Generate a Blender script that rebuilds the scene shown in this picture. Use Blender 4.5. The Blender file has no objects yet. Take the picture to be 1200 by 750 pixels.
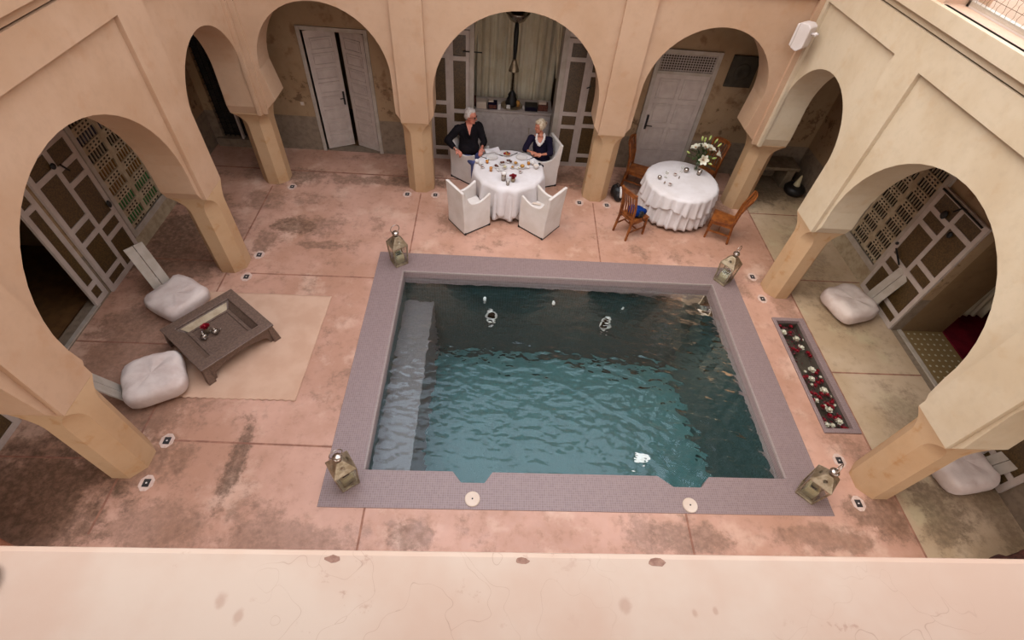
import bpy, math, random
from mathutils import Vector, Matrix, noise
from mathutils.geometry import tessellate_polygon
PI = math.pi
K = 0.9            # every measure below is multiplied by this at the end
WORLD, SUN, EXPO = 1.0, 1.25, 0.85
ALB = 0.66
random.seed(7)
SC = bpy.context.scene
COL = SC.collection

# ------------------------------------------------------------------ materials
def lin(c):
    c = c / 255.0
    return c / 12.92 if c <= 0.04045 else ((c + 0.055) / 1.055) ** 2.4
def rgb(t): return (lin(t[0]) * ALB, lin(t[1]) * ALB, lin(t[2]) * ALB, 1.0)
class NT:
    def __init__(s, name):
        s.m = bpy.data.materials.new(name); s.m.use_nodes = True
        s.t = s.m.node_tree; s.n = s.t.nodes; s.l = s.t.links; s.n.clear()
        s.out = s.n.new('ShaderNodeOutputMaterial')
        tc = s.n.new('ShaderNodeTexCoord'); mp = s.n.new('ShaderNodeVectorMath'); mp.operation = 'SCALE'
        mp.inputs[3].default_value = 1.0 / K; s.l.new(tc.outputs['Object'], mp.inputs[0]); s.co = mp.outputs[0]
    def N(s, k, **kw):
        n = s.n.new(k)
        for a, b in kw.items(): setattr(n, a, b)
        return n
    def L(s, a, b): s.l.new(a, b)
    def math(s, op, a, b=None, clamp=False):
        n = s.N('ShaderNodeMath', operation=op); n.use_clamp = clamp
        for i, x in enumerate((a, b)):
            if x is None: continue
            if isinstance(x, (int, float)): n.inputs[i].default_value = x
            else: s.L(x, n.inputs[i])
        return n.outputs[0]
    def noise(s, scale, detail=4, rough=.55, vec=None):
        n = s.N('ShaderNodeTexNoise'); n.inputs['Scale'].default_value = scale
        n.inputs['Detail'].default_value = detail; n.inputs['Roughness'].default_value = rough
        s.L(vec or s.co, n.inputs['Vector']); return n.outputs['Fac']
    def ramp(s, f, lo, hi, a=0., b=1.):
        n = s.N('ShaderNodeMapRange'); n.interpolation_type = 'SMOOTHSTEP'
        for i, x in ((1, lo), (2, hi), (3, a), (4, b)): n.inputs[i].default_value = x
        s.L(f, n.inputs[0]); return n.outputs[0]
    def mix(s, f, a, b, blend='MIX'):
        n = s.N('ShaderNodeMix', data_type='RGBA', blend_type=blend)
        if isinstance(f, (int, float)): n.inputs[0].default_value = f
        else: s.L(f, n.inputs[0])
        for i, x in ((6, a), (7, b)):
            if isinstance(x, tuple): n.inputs[i].default_value = x if len(x) == 4 and max(x) <= 1.0001 and x[3] == 1.0 else rgb(x)
            else: s.L(x, n.inputs[i])
        return n.outputs[2]
    def principled(s, col, rough=.7, metal=0., bump=None, bstr=.2, bdist=.02, spec=.35, **kw):
        p = s.N('ShaderNodeBsdfPrincipled')
        if isinstance(col, tuple): p.inputs['Base Color'].default_value = col
        else: s.L(col, p.inputs['Base Color'])
        if isinstance(rough, (int, float)): p.inputs['Roughness'].default_value = rough
        else: s.L(rough, p.inputs['Roughness'])
        p.inputs['Metallic'].default_value = metal; p.inputs['Specular IOR Level'].default_value = spec
        for a, b in kw.items(): p.inputs[a].default_value = b
        if bump is not None:
            bn = s.N('ShaderNodeBump'); bn.inputs['Strength'].default_value = bstr; bn.inputs['Distance'].default_value = bdist
            s.L(bump, bn.inputs['Height']); s.L(bn.outputs[0], p.inputs['Normal'])
        s.L(p.outputs[0], s.out.inputs[0]); return p
def simple(name, c, c2=None, rough=.7, scale=6., metal=0., bump=.1, spec=.35, lo=.35, hi=.65, detail=4, bs=None, **kw):
    t = NT(name); c = rgb(c)
    c2 = rgb(c2) if c2 else tuple(x * .8 for x in c[:3]) + (1.,)
    f = t.noise(scale, detail)
    col = t.mix(t.ramp(f, lo, hi), c, c2)
    t.principled(col, rough, metal, t.noise(bs or scale * 4, 3), bump, .01, spec, **kw)
    return t.m
M = {}
def plaster(name, c, c2, stain=(190, 135, 85), amt=.5, dadocol=None, dado=.85):
    t = NT(name)
    big = t.noise(.9, 5, .6); fine = t.noise(9, 6, .65); mid = t.noise(3.2, 4)
    col = t.mix(t.ramp(big, .35, .68), rgb(c), rgb(c2))
    col = t.mix(t.math('MULTIPLY', t.ramp(mid, .56, .72), amt), col, rgb(stain))
    col = t.mix(t.math('MULTIPLY', t.ramp(fine, .45, .75), .18), col, rgb(tuple(int(x * .82) for x in c)))
    if dadocol:
        sp = t.N('ShaderNodeSeparateXYZ'); t.L(t.co, sp.inputs[0])
        f = t.ramp(sp.outputs[2], dado - .008, dado + .008, 1, 0)
        dc = t.mix(t.ramp(fine, .4, .7), rgb(dadocol), rgb(tuple(int(x * .85) for x in dadocol)))
        col = t.mix(f, col, dc)
        peel = t.ramp(t.noise(3.6, 5, .7), .56, .61)
        band = t.math('MULTIPLY', t.ramp(sp.outputs[2], dado, dado + .25), t.ramp(sp.outputs[2], dado + .7, dado + 1.3, 1, 0))
        col = t.mix(t.math('MULTIPLY', t.math('MULTIPLY', peel, band), .8), col, rgb((112, 84, 58)))
    t.principled(col, .72, 0, t.noise(14, 5, .6), .12, .01, .25)
    return t.m
M['court'] = plaster('court_plaster', (216, 176, 142), (206, 164, 128), (198, 144, 100), .3)
M['courtpale'] = plaster('pale_court_plaster', (226, 203, 172), (216, 190, 156), (206, 166, 120), .25)
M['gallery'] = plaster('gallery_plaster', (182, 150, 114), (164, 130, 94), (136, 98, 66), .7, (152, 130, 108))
M['soffit'] = plaster('upper_plaster', (226, 186, 158), (216, 176, 146), (216, 160, 120), .3)
M['column'] = plaster('column_plaster', (214, 174, 132), (206, 162, 118), (194, 138, 84), .75)
# ledge: pale lime plaster with scuffs, chips and cracks
t = NT('ledge_plaster')
col = t.mix(t.ramp(t.noise(1.6, 5), .35, .65), rgb((220, 192, 168)), rgb((212, 176, 150)))
sc = t.math('MULTIPLY', t.ramp(t.noise(11, 6, .7), .60, .68), t.ramp(t.noise(2.3, 2), .48, .62))
col = t.mix(t.math('MULTIPLY', sc, .55), col, rgb((176, 130, 108)))
v = t.N('ShaderNodeTexVoronoi', feature='DISTANCE_TO_EDGE'); v.inputs['Scale'].default_value = 2.1
wv = t.N('ShaderNodeVectorMath', operation='ADD'); nn = t.N('ShaderNodeTexNoise'); nn.inputs['Scale'].default_value = 5; t.L(t.co, nn.inputs['Vector'])
t.L(t.co, wv.inputs[0]); t.L(nn.outputs['Color'], wv.inputs[1]); t.L(wv.outputs[0], v.inputs['Vector'])
ck = t.math('MULTIPLY', t.ramp(v.outputs['Distance'], .0, .006, 1, 0), t.ramp(t.noise(1.1, 1), .5, .62))
col = t.mix(t.math('MULTIPLY', ck, .45), col, rgb((150, 110, 90)))
for (sx_, sy_, sr_) in ((.455, .305, .022), (.665, .285, .012), (.73, .292, .010), (-.72, .31, .02), (-.66, .27, .016)):
    m = t.N('ShaderNodeVectorMath', operation='MULTIPLY_ADD'); t.L(t.co, m.inputs[0]); m.inputs[1].default_value = (1 / sr_, .7 / sr_, 0); m.inputs[2].default_value = (-sx_ / sr_, -.7 * sy_ / sr_, 0)
    ln = t.N('ShaderNodeVectorMath', operation='LENGTH'); t.L(m.outputs[0], ln.inputs[0])
    col = t.mix(t.ramp(t.math('ADD', ln.outputs['Value'], t.math('MULTIPLY', t.noise(24, 4), 1.3)), 1., 1.7, .38, 0), col, rgb((170, 118, 92)))
t.principled(col, .7, 0, t.noise(20, 5), .08, .005, .3); M['ledge'] = t.m
# courtyard floor: rose tadelakt with dark wear at fixed places
def floor_mat(name, a, b, dark, blobs, pale=None):
    t = NT(name)
    big = t.noise(.55, 6, .62); fine = t.noise(6, 7, .68)
    col = t.mix(t.ramp(big, .36, .62), rgb(a), rgb(b))
    if pale: col = t.mix(t.math('MULTIPLY', t.ramp(t.noise(1.3, 5, .65), .52, .68), .55), col, rgb(pale))
    col = t.mix(t.math('MULTIPLY', t.ramp(fine, .5, .72), .28), col, rgb(dark))
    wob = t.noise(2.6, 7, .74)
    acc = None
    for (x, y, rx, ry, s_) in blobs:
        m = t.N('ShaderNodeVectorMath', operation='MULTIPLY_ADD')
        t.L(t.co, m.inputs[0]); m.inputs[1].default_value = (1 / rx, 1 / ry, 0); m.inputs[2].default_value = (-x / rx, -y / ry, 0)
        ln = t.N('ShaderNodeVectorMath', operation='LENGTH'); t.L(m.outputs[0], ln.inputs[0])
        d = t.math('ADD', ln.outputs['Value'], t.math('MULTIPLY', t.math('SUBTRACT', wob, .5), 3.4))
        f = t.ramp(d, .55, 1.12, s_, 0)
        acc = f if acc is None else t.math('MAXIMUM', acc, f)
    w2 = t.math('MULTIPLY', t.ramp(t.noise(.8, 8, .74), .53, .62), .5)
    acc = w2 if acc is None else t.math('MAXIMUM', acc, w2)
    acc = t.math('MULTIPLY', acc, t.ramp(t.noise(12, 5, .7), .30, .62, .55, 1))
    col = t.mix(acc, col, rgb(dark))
    t.principled(col, t.ramp(fine, .3, .7, .38, .6), 0, t.noise(9, 6), .06, .01, .4)
    return t.m
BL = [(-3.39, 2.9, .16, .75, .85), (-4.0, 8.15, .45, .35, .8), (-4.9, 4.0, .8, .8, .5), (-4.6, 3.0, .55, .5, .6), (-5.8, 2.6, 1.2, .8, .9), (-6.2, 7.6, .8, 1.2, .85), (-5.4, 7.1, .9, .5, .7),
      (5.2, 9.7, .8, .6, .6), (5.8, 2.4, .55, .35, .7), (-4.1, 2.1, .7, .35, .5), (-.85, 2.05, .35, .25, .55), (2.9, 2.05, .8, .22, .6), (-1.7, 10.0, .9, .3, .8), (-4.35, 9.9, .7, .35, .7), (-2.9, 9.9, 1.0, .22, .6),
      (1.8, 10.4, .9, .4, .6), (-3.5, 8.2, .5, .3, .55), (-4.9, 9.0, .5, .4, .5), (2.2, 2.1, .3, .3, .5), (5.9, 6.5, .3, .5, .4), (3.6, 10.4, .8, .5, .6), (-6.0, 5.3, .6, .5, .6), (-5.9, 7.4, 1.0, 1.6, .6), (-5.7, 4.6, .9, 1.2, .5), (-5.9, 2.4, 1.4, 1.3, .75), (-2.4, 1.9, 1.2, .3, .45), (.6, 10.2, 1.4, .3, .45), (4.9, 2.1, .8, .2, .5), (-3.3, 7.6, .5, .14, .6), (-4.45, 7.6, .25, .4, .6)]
M['floor'] = floor_mat('rose_floor', (218, 166, 140), (194, 142, 114), (104, 76, 54), BL, (236, 194, 166))
M['slab'] = floor_mat('sand_floor', (214, 184, 152), (196, 164, 128), (122, 98, 74), [(6.7, 2.5, .45, .6, .8), (7.1, 3.9, .5, .9, .5), (6.6, 10.6, 1.5, .9, .8), (6.7, 6.1, .25, .3, .4), (7.0, 8.0, .4, .9, .45), (7.6, 2.6, .3, .8, .6)], (206, 186, 146))
M['joint'] = simple('joint', (178, 124, 98), (146, 98, 78), .8)
# mosaic
def mosaic(name, a, b, grout, s, rough=.45):
    t = NT(name)
    sp = t.N('ShaderNodeSeparateXYZ'); t.L(t.co, sp.inputs[0])
    w = []
    for i in range(3):
        fr = t.math('FRACT', t.math('MULTIPLY', sp.outputs[i], 1 / s))
        w.append(t.math('MINIMUM', fr, t.math('SUBTRACT', 1., fr)))
    geo = t.N('ShaderNodeNewGeometry'); sn = t.N('ShaderNodeSeparateXYZ'); t.L(geo.outputs['True Normal'], sn.inputs[0])
    g = None
    for i in range(3):
        ab = t.math('ABSOLUTE', sn.outputs[i]); isn = t.math('GREATER_THAN', ab, .7)
        v = t.math('ADD', w[i], isn); g = v if g is None else t.math('MINIMUM', g, v)
    cell = t.N('ShaderNodeVectorMath', operation='SCALE'); t.L(t.co, cell.inputs[0]); cell.inputs[3].default_value = 1 / s
    fl = t.N('ShaderNodeVectorMath', operation='FLOOR'); t.L(cell.outputs[0], fl.inputs[0])
    wn = t.N('ShaderNodeTexWhiteNoise'); t.L(fl.outputs[0], wn.inputs['Vector'])
    col = t.mix(wn.outputs['Value'], rgb(a), rgb(b))
    line = t.ramp(g, .04, .11, 1, 0)
    col = t.mix(line, col, rgb(grout))
    t.principled(col, rough, 0, t.math('SUBTRACT', 1., line), .25, .004, .4)
    return t.m
M['coping'] = mosaic('coping_mosaic', (150, 124, 117), (138, 112, 107), (166, 142, 135), .032)
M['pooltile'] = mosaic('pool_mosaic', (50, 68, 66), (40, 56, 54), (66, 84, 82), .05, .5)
M['pooltile_lit'] = mosaic('lit_pool_mosaic', (48, 86, 84), (42, 78, 76), (48, 84, 82), .05, .5)  # lighter copy of the wall tile: light reaching the floor is in its colour
M['bench'] = mosaic('bench_mosaic', (96, 86, 84), (84, 76, 74), (94, 84, 82), .032)
M['lip'] = mosaic('lip_mosaic', (164, 144, 134), (152, 132, 124), (172, 154, 142), .032)
# water
t = NT('pool_water')
bn = t.N('ShaderNodeBump'); bn.inputs['Strength'].default_value = .55; bn.inputs['Distance'].default_value = .05
st = t.N('ShaderNodeMapping'); st.inputs['Rotation'].default_value = (0, 0, .5); st.inputs['Scale'].default_value = (1.1, 1.7, 1); t.L(t.co, st.inputs[0])
n1 = t.noise(4.6, 2, .35, st.outputs[0]); n2 = t.math('MULTIPLY', t.noise(2.4, 1, .4, st.outputs[0]), .8)
sy_ = t.N('ShaderNodeSeparateXYZ'); t.L(t.co, sy_.inputs[0])
t.L(t.math('MULTIPLY', t.math('ADD', n1, n2), t.ramp(sy_.outputs[1], 3.4, 6.9, 1.15, .12)), bn.inputs['Height'])
fr = t.N('ShaderNodeFresnel'); fr.inputs['IOR'].default_value = 1.33; t.L(bn.outputs[0], fr.inputs['Normal'])
gl = t.N('ShaderNodeBsdfGlossy'); gl.inputs['Roughness'].default_value = .04; t.L(bn.outputs[0], gl.inputs['Normal'])
rf = t.N('ShaderNodeBsdfRefraction'); rf.inputs['Roughness'].default_value = .0; rf.inputs['IOR'].default_value = 1.33; t.L(bn.outputs[0], rf.inputs['Normal'])
rf.inputs['Color'].default_value = (.90, .98, .98, 1)
mx = t.N('ShaderNodeMixShader'); t.L(fr.outputs[0], mx.inputs[0]); t.L(rf.outputs[0], mx.inputs[1]); t.L(gl.outputs[0], mx.inputs[2]); t.L(mx.outputs[0], t.out.inputs[0])
M['water'] = t.m
def cloth(name, c, c2=None, bump=.15, scale=14, rough=.9):
    return simple(name, c, c2, rough, 3., 0, bump, .1, bs=scale)
M['linen'] = cloth('white_linen', (244, 232, 226), (234, 220, 212))
M['slip'] = cloth('white_slipcover', (244, 230, 218), (234, 218, 204))
M['pouf'] = cloth('pouf_cotton', (238, 216, 202), (220, 194, 180), .35, 7)
M['rug'] = simple('cream_rug', (222, 180, 150), (212, 168, 138), .95, 2.2, 0, .4, .05, bs=5)
M['wood'] = simple('orange_wood', (158, 88, 34), (118, 58, 20), .45, 9, 0, .1)
M['darkwood'] = simple('carved_wood', (124, 98, 82), (104, 80, 66), .45, 30, 0, .3)
M['paint'] = simple('grey_paint', (214, 194, 180), (202, 182, 168), .5, 5, 0, .05)
M['paint2'] = simple('pale_paint', (198, 182, 166), (182, 166, 148), .5, 5, 0, .05)
M['cab'] = simple('cabinet_paint', (218, 200, 188), (206, 188, 176), .6, 8, 0, .05)
M['lacepane'] = simple('curtained_pane', (104, 78, 42), (72, 52, 26), .35, 40, 0, .1, .5)
M['black'] = simple('black_iron', (34, 28, 24), (22, 18, 16), .5)
M['brass'] = simple('aged_brass', (200, 180, 150), (156, 134, 104), .4, 10, .7, .1)
M['silver'] = simple('silver', (214, 200, 186), (180, 164, 150), .22, 10, .95, .05)
M['candle'] = simple('candle_wax', (222, 206, 164), (212, 192, 146), .6, 5)
M['candlehole'] = simple('candle_hollow', (112, 94, 66), (92, 76, 52), .8)
M['shirt'] = cloth('black_shirt', (32, 26, 28), (22, 18, 20), .3, 10)
M['navy'] = cloth('navy_knit', (34, 26, 46), (26, 20, 38), .3, 18)
M['jeans'] = cloth('blue_jeans', (92, 96, 140), (72, 76, 118))
M['skin'] = simple('skin', (224, 142, 112), (208, 122, 96), .55, 12, 0, .05, .4)
M['skin2'] = simple('tan_skin', (212, 136, 104), (198, 118, 88), .55, 12, 0, .05, .4)
M['greyhair'] = simple('white_hair', (222, 206, 192), (190, 172, 158), .7, 26, 0, .5)
M['blond'] = simple('blond_hair', (236, 214, 184), (200, 170, 134), .6, 26, 0, .5)
M['red'] = simple('red_petals', (176, 12, 34), (120, 4, 20), .6, 20)
M['darkred'] = simple('dark_red_petals', (104, 10, 24), (60, 6, 14), .7, 20)
M['white'] = simple('white_petals', (244, 236, 214), (232, 218, 186), .6, 10)
M['green'] = simple('leaf_green', (70, 96, 40), (44, 66, 26), .55, 10)
M['budgreen'] = simple('bud_green', (196, 206, 120), (160, 176, 84), .55, 10)
M['china'] = simple('white_china', (238, 226, 216), (230, 214, 202), .25, 4, 0, 0, .5)
M['juice'] = simple('orange_juice', (238, 150, 20), (226, 130, 10), .2, 4)
M['food'] = simple('brown_food', (122, 66, 44), (84, 38, 28), .6, 30)
M['bread'] = simple('golden_food', (206, 150, 70), (176, 112, 50), .7, 20)
M['plastic'] = simple('white_plastic', (232, 216, 206), (226, 208, 196), .35, 3, 0, 0)
M['curtain'] = cloth('cream_curtain', (250, 236, 206), (238, 220, 186))
M['chip'] = simple('chipped_plaster', (176, 134, 112), (150, 108, 90), .9, 40)
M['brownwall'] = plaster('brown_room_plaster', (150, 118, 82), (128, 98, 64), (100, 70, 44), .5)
M['ring'] = simple('pale_ring', (226, 194, 174), (212, 176, 156), .7, 20)
M['inlaytile'] = simple('dark_inlay', (60, 52, 50), (44, 38, 36), .5)
M['carpet'] = cloth('red_carpet', (110, 14, 30), (88, 8, 22), .4)
M['blue'] = cloth('blue_cloth', (24, 62, 132), (14, 40, 96), .4)
M['terracotta'] = simple('terracotta', (168, 104, 74), (140, 82, 56), .8, 6)
M['roughred'] = simple('rough_red_stone', (112, 66, 54), (74, 42, 36), .9, 18, 0, .8)
M['stone'] = simple('grey_stone', (150, 130, 104), (126, 106, 82), .8, 6)
M['basin'] = simple('basin_slate', (98, 86, 74), (80, 70, 60), .3, 4, 0, .05, .5)
M['lid'] = simple('cream_lid', (232, 208, 186), (224, 196, 172), .5, 4, 0, 0)
M['grille'] = simple('dark_grille', (58, 48, 38), (40, 32, 26), .7, 8)
M['plaque'] = simple('dark_slate', (74, 64, 48), (62, 52, 38), .75, 7, 0, .3)
M['lattice'] = simple('carved_lattice', (196, 174, 142), (172, 148, 116), .75, 8)
for n_, c_ in (('gblue', (30, 34, 74)), ('gamber', (126, 84, 34)), ('ggreen', (52, 112, 58)), ('gdark', (44, 36, 32))):
    M[n_] = simple('stained_glass_' + n_[1:], c_, None, .2, 8, 0, .05, .6)
def glass(name, col=(1, 1, 1, 1), a=.9):
    t = NT(name); tr = t.N('ShaderNodeBsdfTransparent'); tr.inputs[0].default_value = col
    g = t.N('ShaderNodeBsdfGlossy'); g.inputs['Roughness'].default_value = .03
    mx = t.N('ShaderNodeMixShader'); mx.inputs[0].default_value = .08; t.L(tr.outputs[0], mx.inputs[1]); t.L(g.outputs[0], mx.inputs[2]); t.L(mx.outputs[0], t.out.inputs[0])
    return t.m
M['glass'] = glass('clear_glass', (.93, .93, .9, 1)); M['darkglass'] = simple('dark_lens', (24, 18, 18), (16, 12, 12), .1, 4, 0, 0, .6)
M['tilefloor'] = simple('brown_tiles', (140, 112, 72), (112, 88, 54), .35, 5, 0, .1)
t = NT('dotted_tiles')
v = t.N('ShaderNodeTexVoronoi'); v.inputs['Scale'].default_value = 8; v.inputs['Randomness'].default_value = 0.0; t.L(t.co, v.inputs['Vector'])
col = t.mix(t.ramp(v.outputs['Distance'], .14, .2, 1, 0), rgb((142, 114, 74)), rgb((206, 196, 170)))
t.principled(col, .35); M['tilefloor'] = t.m
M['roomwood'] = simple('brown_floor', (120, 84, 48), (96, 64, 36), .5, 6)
M['daywindow'] = NT('window_daylight')
t = M['daywindow']; e = t.N('ShaderNodeEmission'); e.inputs[0].default_value = (1, .95, .82, 1); e.inputs[1].default_value = 2.0; t.L(e.outputs[0], t.out.inputs[0]); M['daywindow'] = t.m

# ------------------------------------------------------------------ mesh builder
def rot(a, loc=(0, 0, 0)): return Matrix.Translation(Vector(loc)) @ Matrix.Rotation(a, 4, 'Z')
class MB:
    def __init__(s): s.v = []; s.f = []; s.M = None
    def add(s, vs, fs, T=None):
        b = len(s.v)
        for p in vs:
            p = Vector(p)
            if T is not None: p = T @ p
            if s.M is not None: p = s.M @ p
            s.v.append(p)
        s.f += [[b + i for i in f] for f in fs]; return s
    def box(s, x0, x1, y0, y1, z0, z1, T=None):
        x0, x1 = sorted((x0, x1)); y0, y1 = sorted((y0, y1)); z0, z1 = sorted((z0, z1))
        vs = [(x, y, z) for z in (z0, z1) for (x, y) in ((x0, y0), (x1, y0), (x1, y1), (x0, y1))]
        return s.add(vs, [(3, 2, 1, 0), (4, 5, 6, 7), (0, 1, 5, 4), (1, 2, 6, 5), (2, 3, 7, 6), (3, 0, 4, 7)], T)
    def hexa(s, b, t_, T=None):     # 4 bottom + 4 top points
        return s.add(list(b) + list(t_), [(3, 2, 1, 0), (4, 5, 6, 7), (0, 1, 5, 4), (1, 2, 6, 5), (2, 3, 7, 6), (3, 0, 4, 7)], T)
    def bar(s, p, q, w, h, up=(0, 0, 1), T=None):
        p, q = Vector(p), Vector(q); d = (q - p).normalized(); u = Vector(up)
        if abs(d.dot(u)) > .98: u = Vector((0, 1, 0))
        sx = d.cross(u).normalized() * w / 2; sy = sx.cross(d).normalized() * h / 2
        return s.hexa([p - sx - sy, p + sx - sy, p + sx + sy, p - sx + sy], [q - sx - sy, q + sx - sy, q + sx + sy, q - sx + sy], T)
    def tube(s, pts, r, n=8, T=None, cap=True):
        pts = [Vector(p) for p in pts]; m = len(pts); rs = r if hasattr(r, '__len__') else [r] * m
        vs = []; ref = None
        for i, p in enumerate(pts):
            d = (pts[min(i + 1, m - 1)] - pts[max(i - 1, 0)]).normalized()
            if ref is None:
                ref = Vector((0, 0, 1)) if abs(d.z) < .9 else Vector((1, 0, 0))
            a = d.cross(ref)
            if a.length < 1e-4: a = d.orthogonal()
            a.normalize(); b = a.cross(d).normalized(); ref = b
            for k in range(n):
                an = 2 * PI * k / n; vs.append(p + a * math.cos(an) * rs[i] + b * math.sin(an) * rs[i])
        fs = [(i * n + k, i * n + (k + 1) % n, (i + 1) * n + (k + 1) % n, (i + 1) * n + k) for i in range(m - 1) for k in range(n)]
        if cap: fs += [tuple(range(n))[::-1], tuple((m - 1) * n + k for k in range(n))]
        return s.add(vs, fs, T)
    def lathe(s, prof, n=16, T=None, fn=None):
        vs = []
        for (r, z) in prof:
            for k in range(n):
                a = 2 * PI * k / n; rr = r * (fn(a, z) if fn else 1); vs.append((rr * math.cos(a), rr * math.sin(a), z))
        m = len(prof)
        fs = [(i * n + k, i * n + (k + 1) % n, (i + 1) * n + (k + 1) % n, (i + 1) * n + k) for i in range(m - 1) for k in range(n)]
        if prof[0][0] > 1e-4: fs.append(tuple(range(n))[::-1])
        if prof[-1][0] > 1e-4: fs.append(tuple((m - 1) * n + k for k in range(n)))
        return s.add(vs, fs, T)
    def ball(s, c, r, n=10, T=None):
        r = r if hasattr(r, '__len__') else (r, r, r); vs = []; m = n // 2 + 1
        for i in range(m + 1):
            th = PI * i / m
            for k in range(n):
                a = 2 * PI * k / n; vs.append((c[0] + r[0] * math.sin(th) * math.cos(a), c[1] + r[1] * math.sin(th) * math.sin(a), c[2] + r[2] * math.cos(th)))
        fs = [(i * n + k, (i + 1) * n + k, (i + 1) * n + (k + 1) % n, i * n + (k + 1) % n) for i in range(m) for k in range(n)]
        return s.add(vs, fs, T)
    def prism(s, poly, a, b, ax='y', holes=()):
        """polygon in (s,z) extruded along ax from a to b; ax 'y': s=x; ax 'x': s=y; ax 'z': (x,y)"""
        loops = [list(poly)] + [list(h) for h in holes]
        flat = [p for l in loops for p in l]
        tris = tessellate_polygon([[Vector((p[0], p[1], 0)) for p in l] for l in loops])
        def P(p, c): return {'y': (p[0], c, p[1]), 'x': (c, p[0], p[1]), 'z': (p[0], p[1], c)}[ax]
        n = len(flat); vs = [P(p, a) for p in flat] + [P(p, b) for p in flat]
        fs = [tuple(t_) for t_ in tris] + [tuple(i + n for i in t_)[::-1] for t_ in tris]
        o = 0
        for l in loops:
            m = len(l)
            for i in range(m): fs.append((o + i, o + (i + 1) % m, n + o + (i + 1) % m, n + o + i))
            o += m
        return s.add(vs, fs)
    def sheet(s, fn, nu, nv, th=None):
        vs = [fn(i / nu, j / nv) for j in range(nv + 1) for i in range(nu + 1)]
        w = nu + 1
        fs = [(j * w + i, j * w + i + 1, (j + 1) * w + i + 1, (j + 1) * w + i) for j in range(nv) for i in range(nu)]
        return s.add(vs, fs)
    def mesh(s, name, smooth=False):
        me = bpy.data.meshes.new(name); me.from_pydata([tuple(p) for p in s.v], [], s.f); me.validate()
        import bmesh
        bm = bmesh.new(); bm.from_mesh(me); bmesh.ops.recalc_face_normals(bm, faces=bm.faces); bm.to_mesh(me); bm.free()
        if smooth: me.polygons.foreach_set('use_smooth', [True] * len(me.polygons))
        return me
    def build(s, name, mat, parent=None, smooth=False, bevel=0, solid=0, loc=None, rz=0):
        o = bpy.data.objects.new(name, s.mesh(name, smooth)); COL.objects.link(o)
        o.data.materials.append(M[mat] if isinstance(mat, str) else mat)
        if parent: o.parent = parent
        if solid: m_ = o.modifiers.new('s', 'SOLIDIFY'); m_.thickness = solid * K; m_.offset = 0
        if bevel: b = o.modifiers.new('b', 'BEVEL'); b.width = bevel * K; b.segments = 2; b.limit_method = 'ANGLE'; b.angle_limit = .6
        if smooth and bevel == 0:
            pass
        if loc is not None: o.location = loc
        o.rotation_euler.z = rz
        return o
def tag(o, label, cat, group=None, kind=None):
    o['label'] = label; o['category'] = cat
    if group: o['group'] = group
    if kind: o['kind'] = kind
    return o
def thing(name, label, cat, loc=(0, 0, 0), rz=0., group=None, kind=None):
    o = bpy.data.objects.new(name, None); COL.objects.link(o); o.location = loc; o.rotation_euler.z = rz; o.empty_display_size = .1
    return tag(o, label, cat, group, kind)
def struct(o, label=None, cat=None):
    o['kind'] = 'structure'
    if label: o['label'] = label
    if cat: o['category'] = cat
    return o
def dup(r, loc, rz, label=None, group=None):
    def cp(o, par):
        c = o.copy(); COL.objects.link(c)
        if par is not None: c.parent = par
        for ch in o.children: cp(ch, c)
        return c
    c = cp(r, None); c.location = loc; c.rotation_euler.z = rz
    if label: c['label'] = label
    if group: c['group'] = group
    return c
R = math.radians
# ------------------------------------------------------------------ camera
SENS = 576.95 / 1200 * 36
rt = Vector((0.99758385, -0.00661657, 0.0691569)); up = Vector((-0.03987577, 0.76061521, 0.64797718)); fw = Vector((0.05688918, 0.64916926, -0.75851361))
cd = bpy.data.cameras.new('camera'); cam = bpy.data.objects.new('camera', cd); COL.objects.link(cam)
cd.lens = SENS; cd.sensor_width = 36; cd.clip_start = .05
cam.matrix_world = Matrix(((rt.x, up.x, -fw.x, 0), (rt.y, up.y, -fw.y, 0), (rt.z, up.z, -fw.z, 6.8), (0, 0, 0, 1)))
SC.camera = cam

# ------------------------------------------------------------------ the building
XL, XR, YB, YF = -4.54, 5.57, 9.49, .43
ZK = 1.69
def arc(cx, cz, r, a0, a1, n=26):
    return [(cx + r * math.cos(R(a0 + (a1 - a0) * i / n)), cz + r * math.sin(R(a0 + (a1 - a0) * i / n))) for i in range(n + 1)]
ZT = 4.75
# wall_back: outline in x,z, from the right corner leftwards
SK = 1.85
def wall_poly(x0, x1, arches, zt, endl, endr):
    """arches: list of (cx, cz, r, left spring x, right spring x, kl, kr) left to right; returns outline, counter-clockwise"""
    pts = [(x0, zt), (x0, ZK)]
    for (cx, cz, r, sl, sr, kl, kr, zl, zr) in arches:
        pts += [(kl, ZK), (sl, zl)] + arc(cx, cz, r, 180, 0) + [(sr, zr), (kr, ZK)]
    pts += [(x1, ZK), (x1, zt)]
    out = []
    for p in pts:
        if not out or (abs(p[0] - out[-1][0]) + abs(p[1] - out[-1][1])) > 1e-4: out.append(p)
    return out
back_arches = [(-3.15, 2.53, 1.21, -4.25, -1.93, XL + .02, -1.83, 1.95, 1.84),
               (.46, 2.19, 1.63, -1.17, 2.09, -1.27, 2.20, 1.84, 1.84),
               (4.08, 2.60, 1.21, 2.85, 5.23, 2.75, XR - .02, 1.84, 1.95)]
REL = .065; TH = .62
def small(cy, k0, k1): return (cy, 2.54, 1.06, cy - 1.07, cy + 1.07, k0, k1, 1.86, 1.86)
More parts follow.
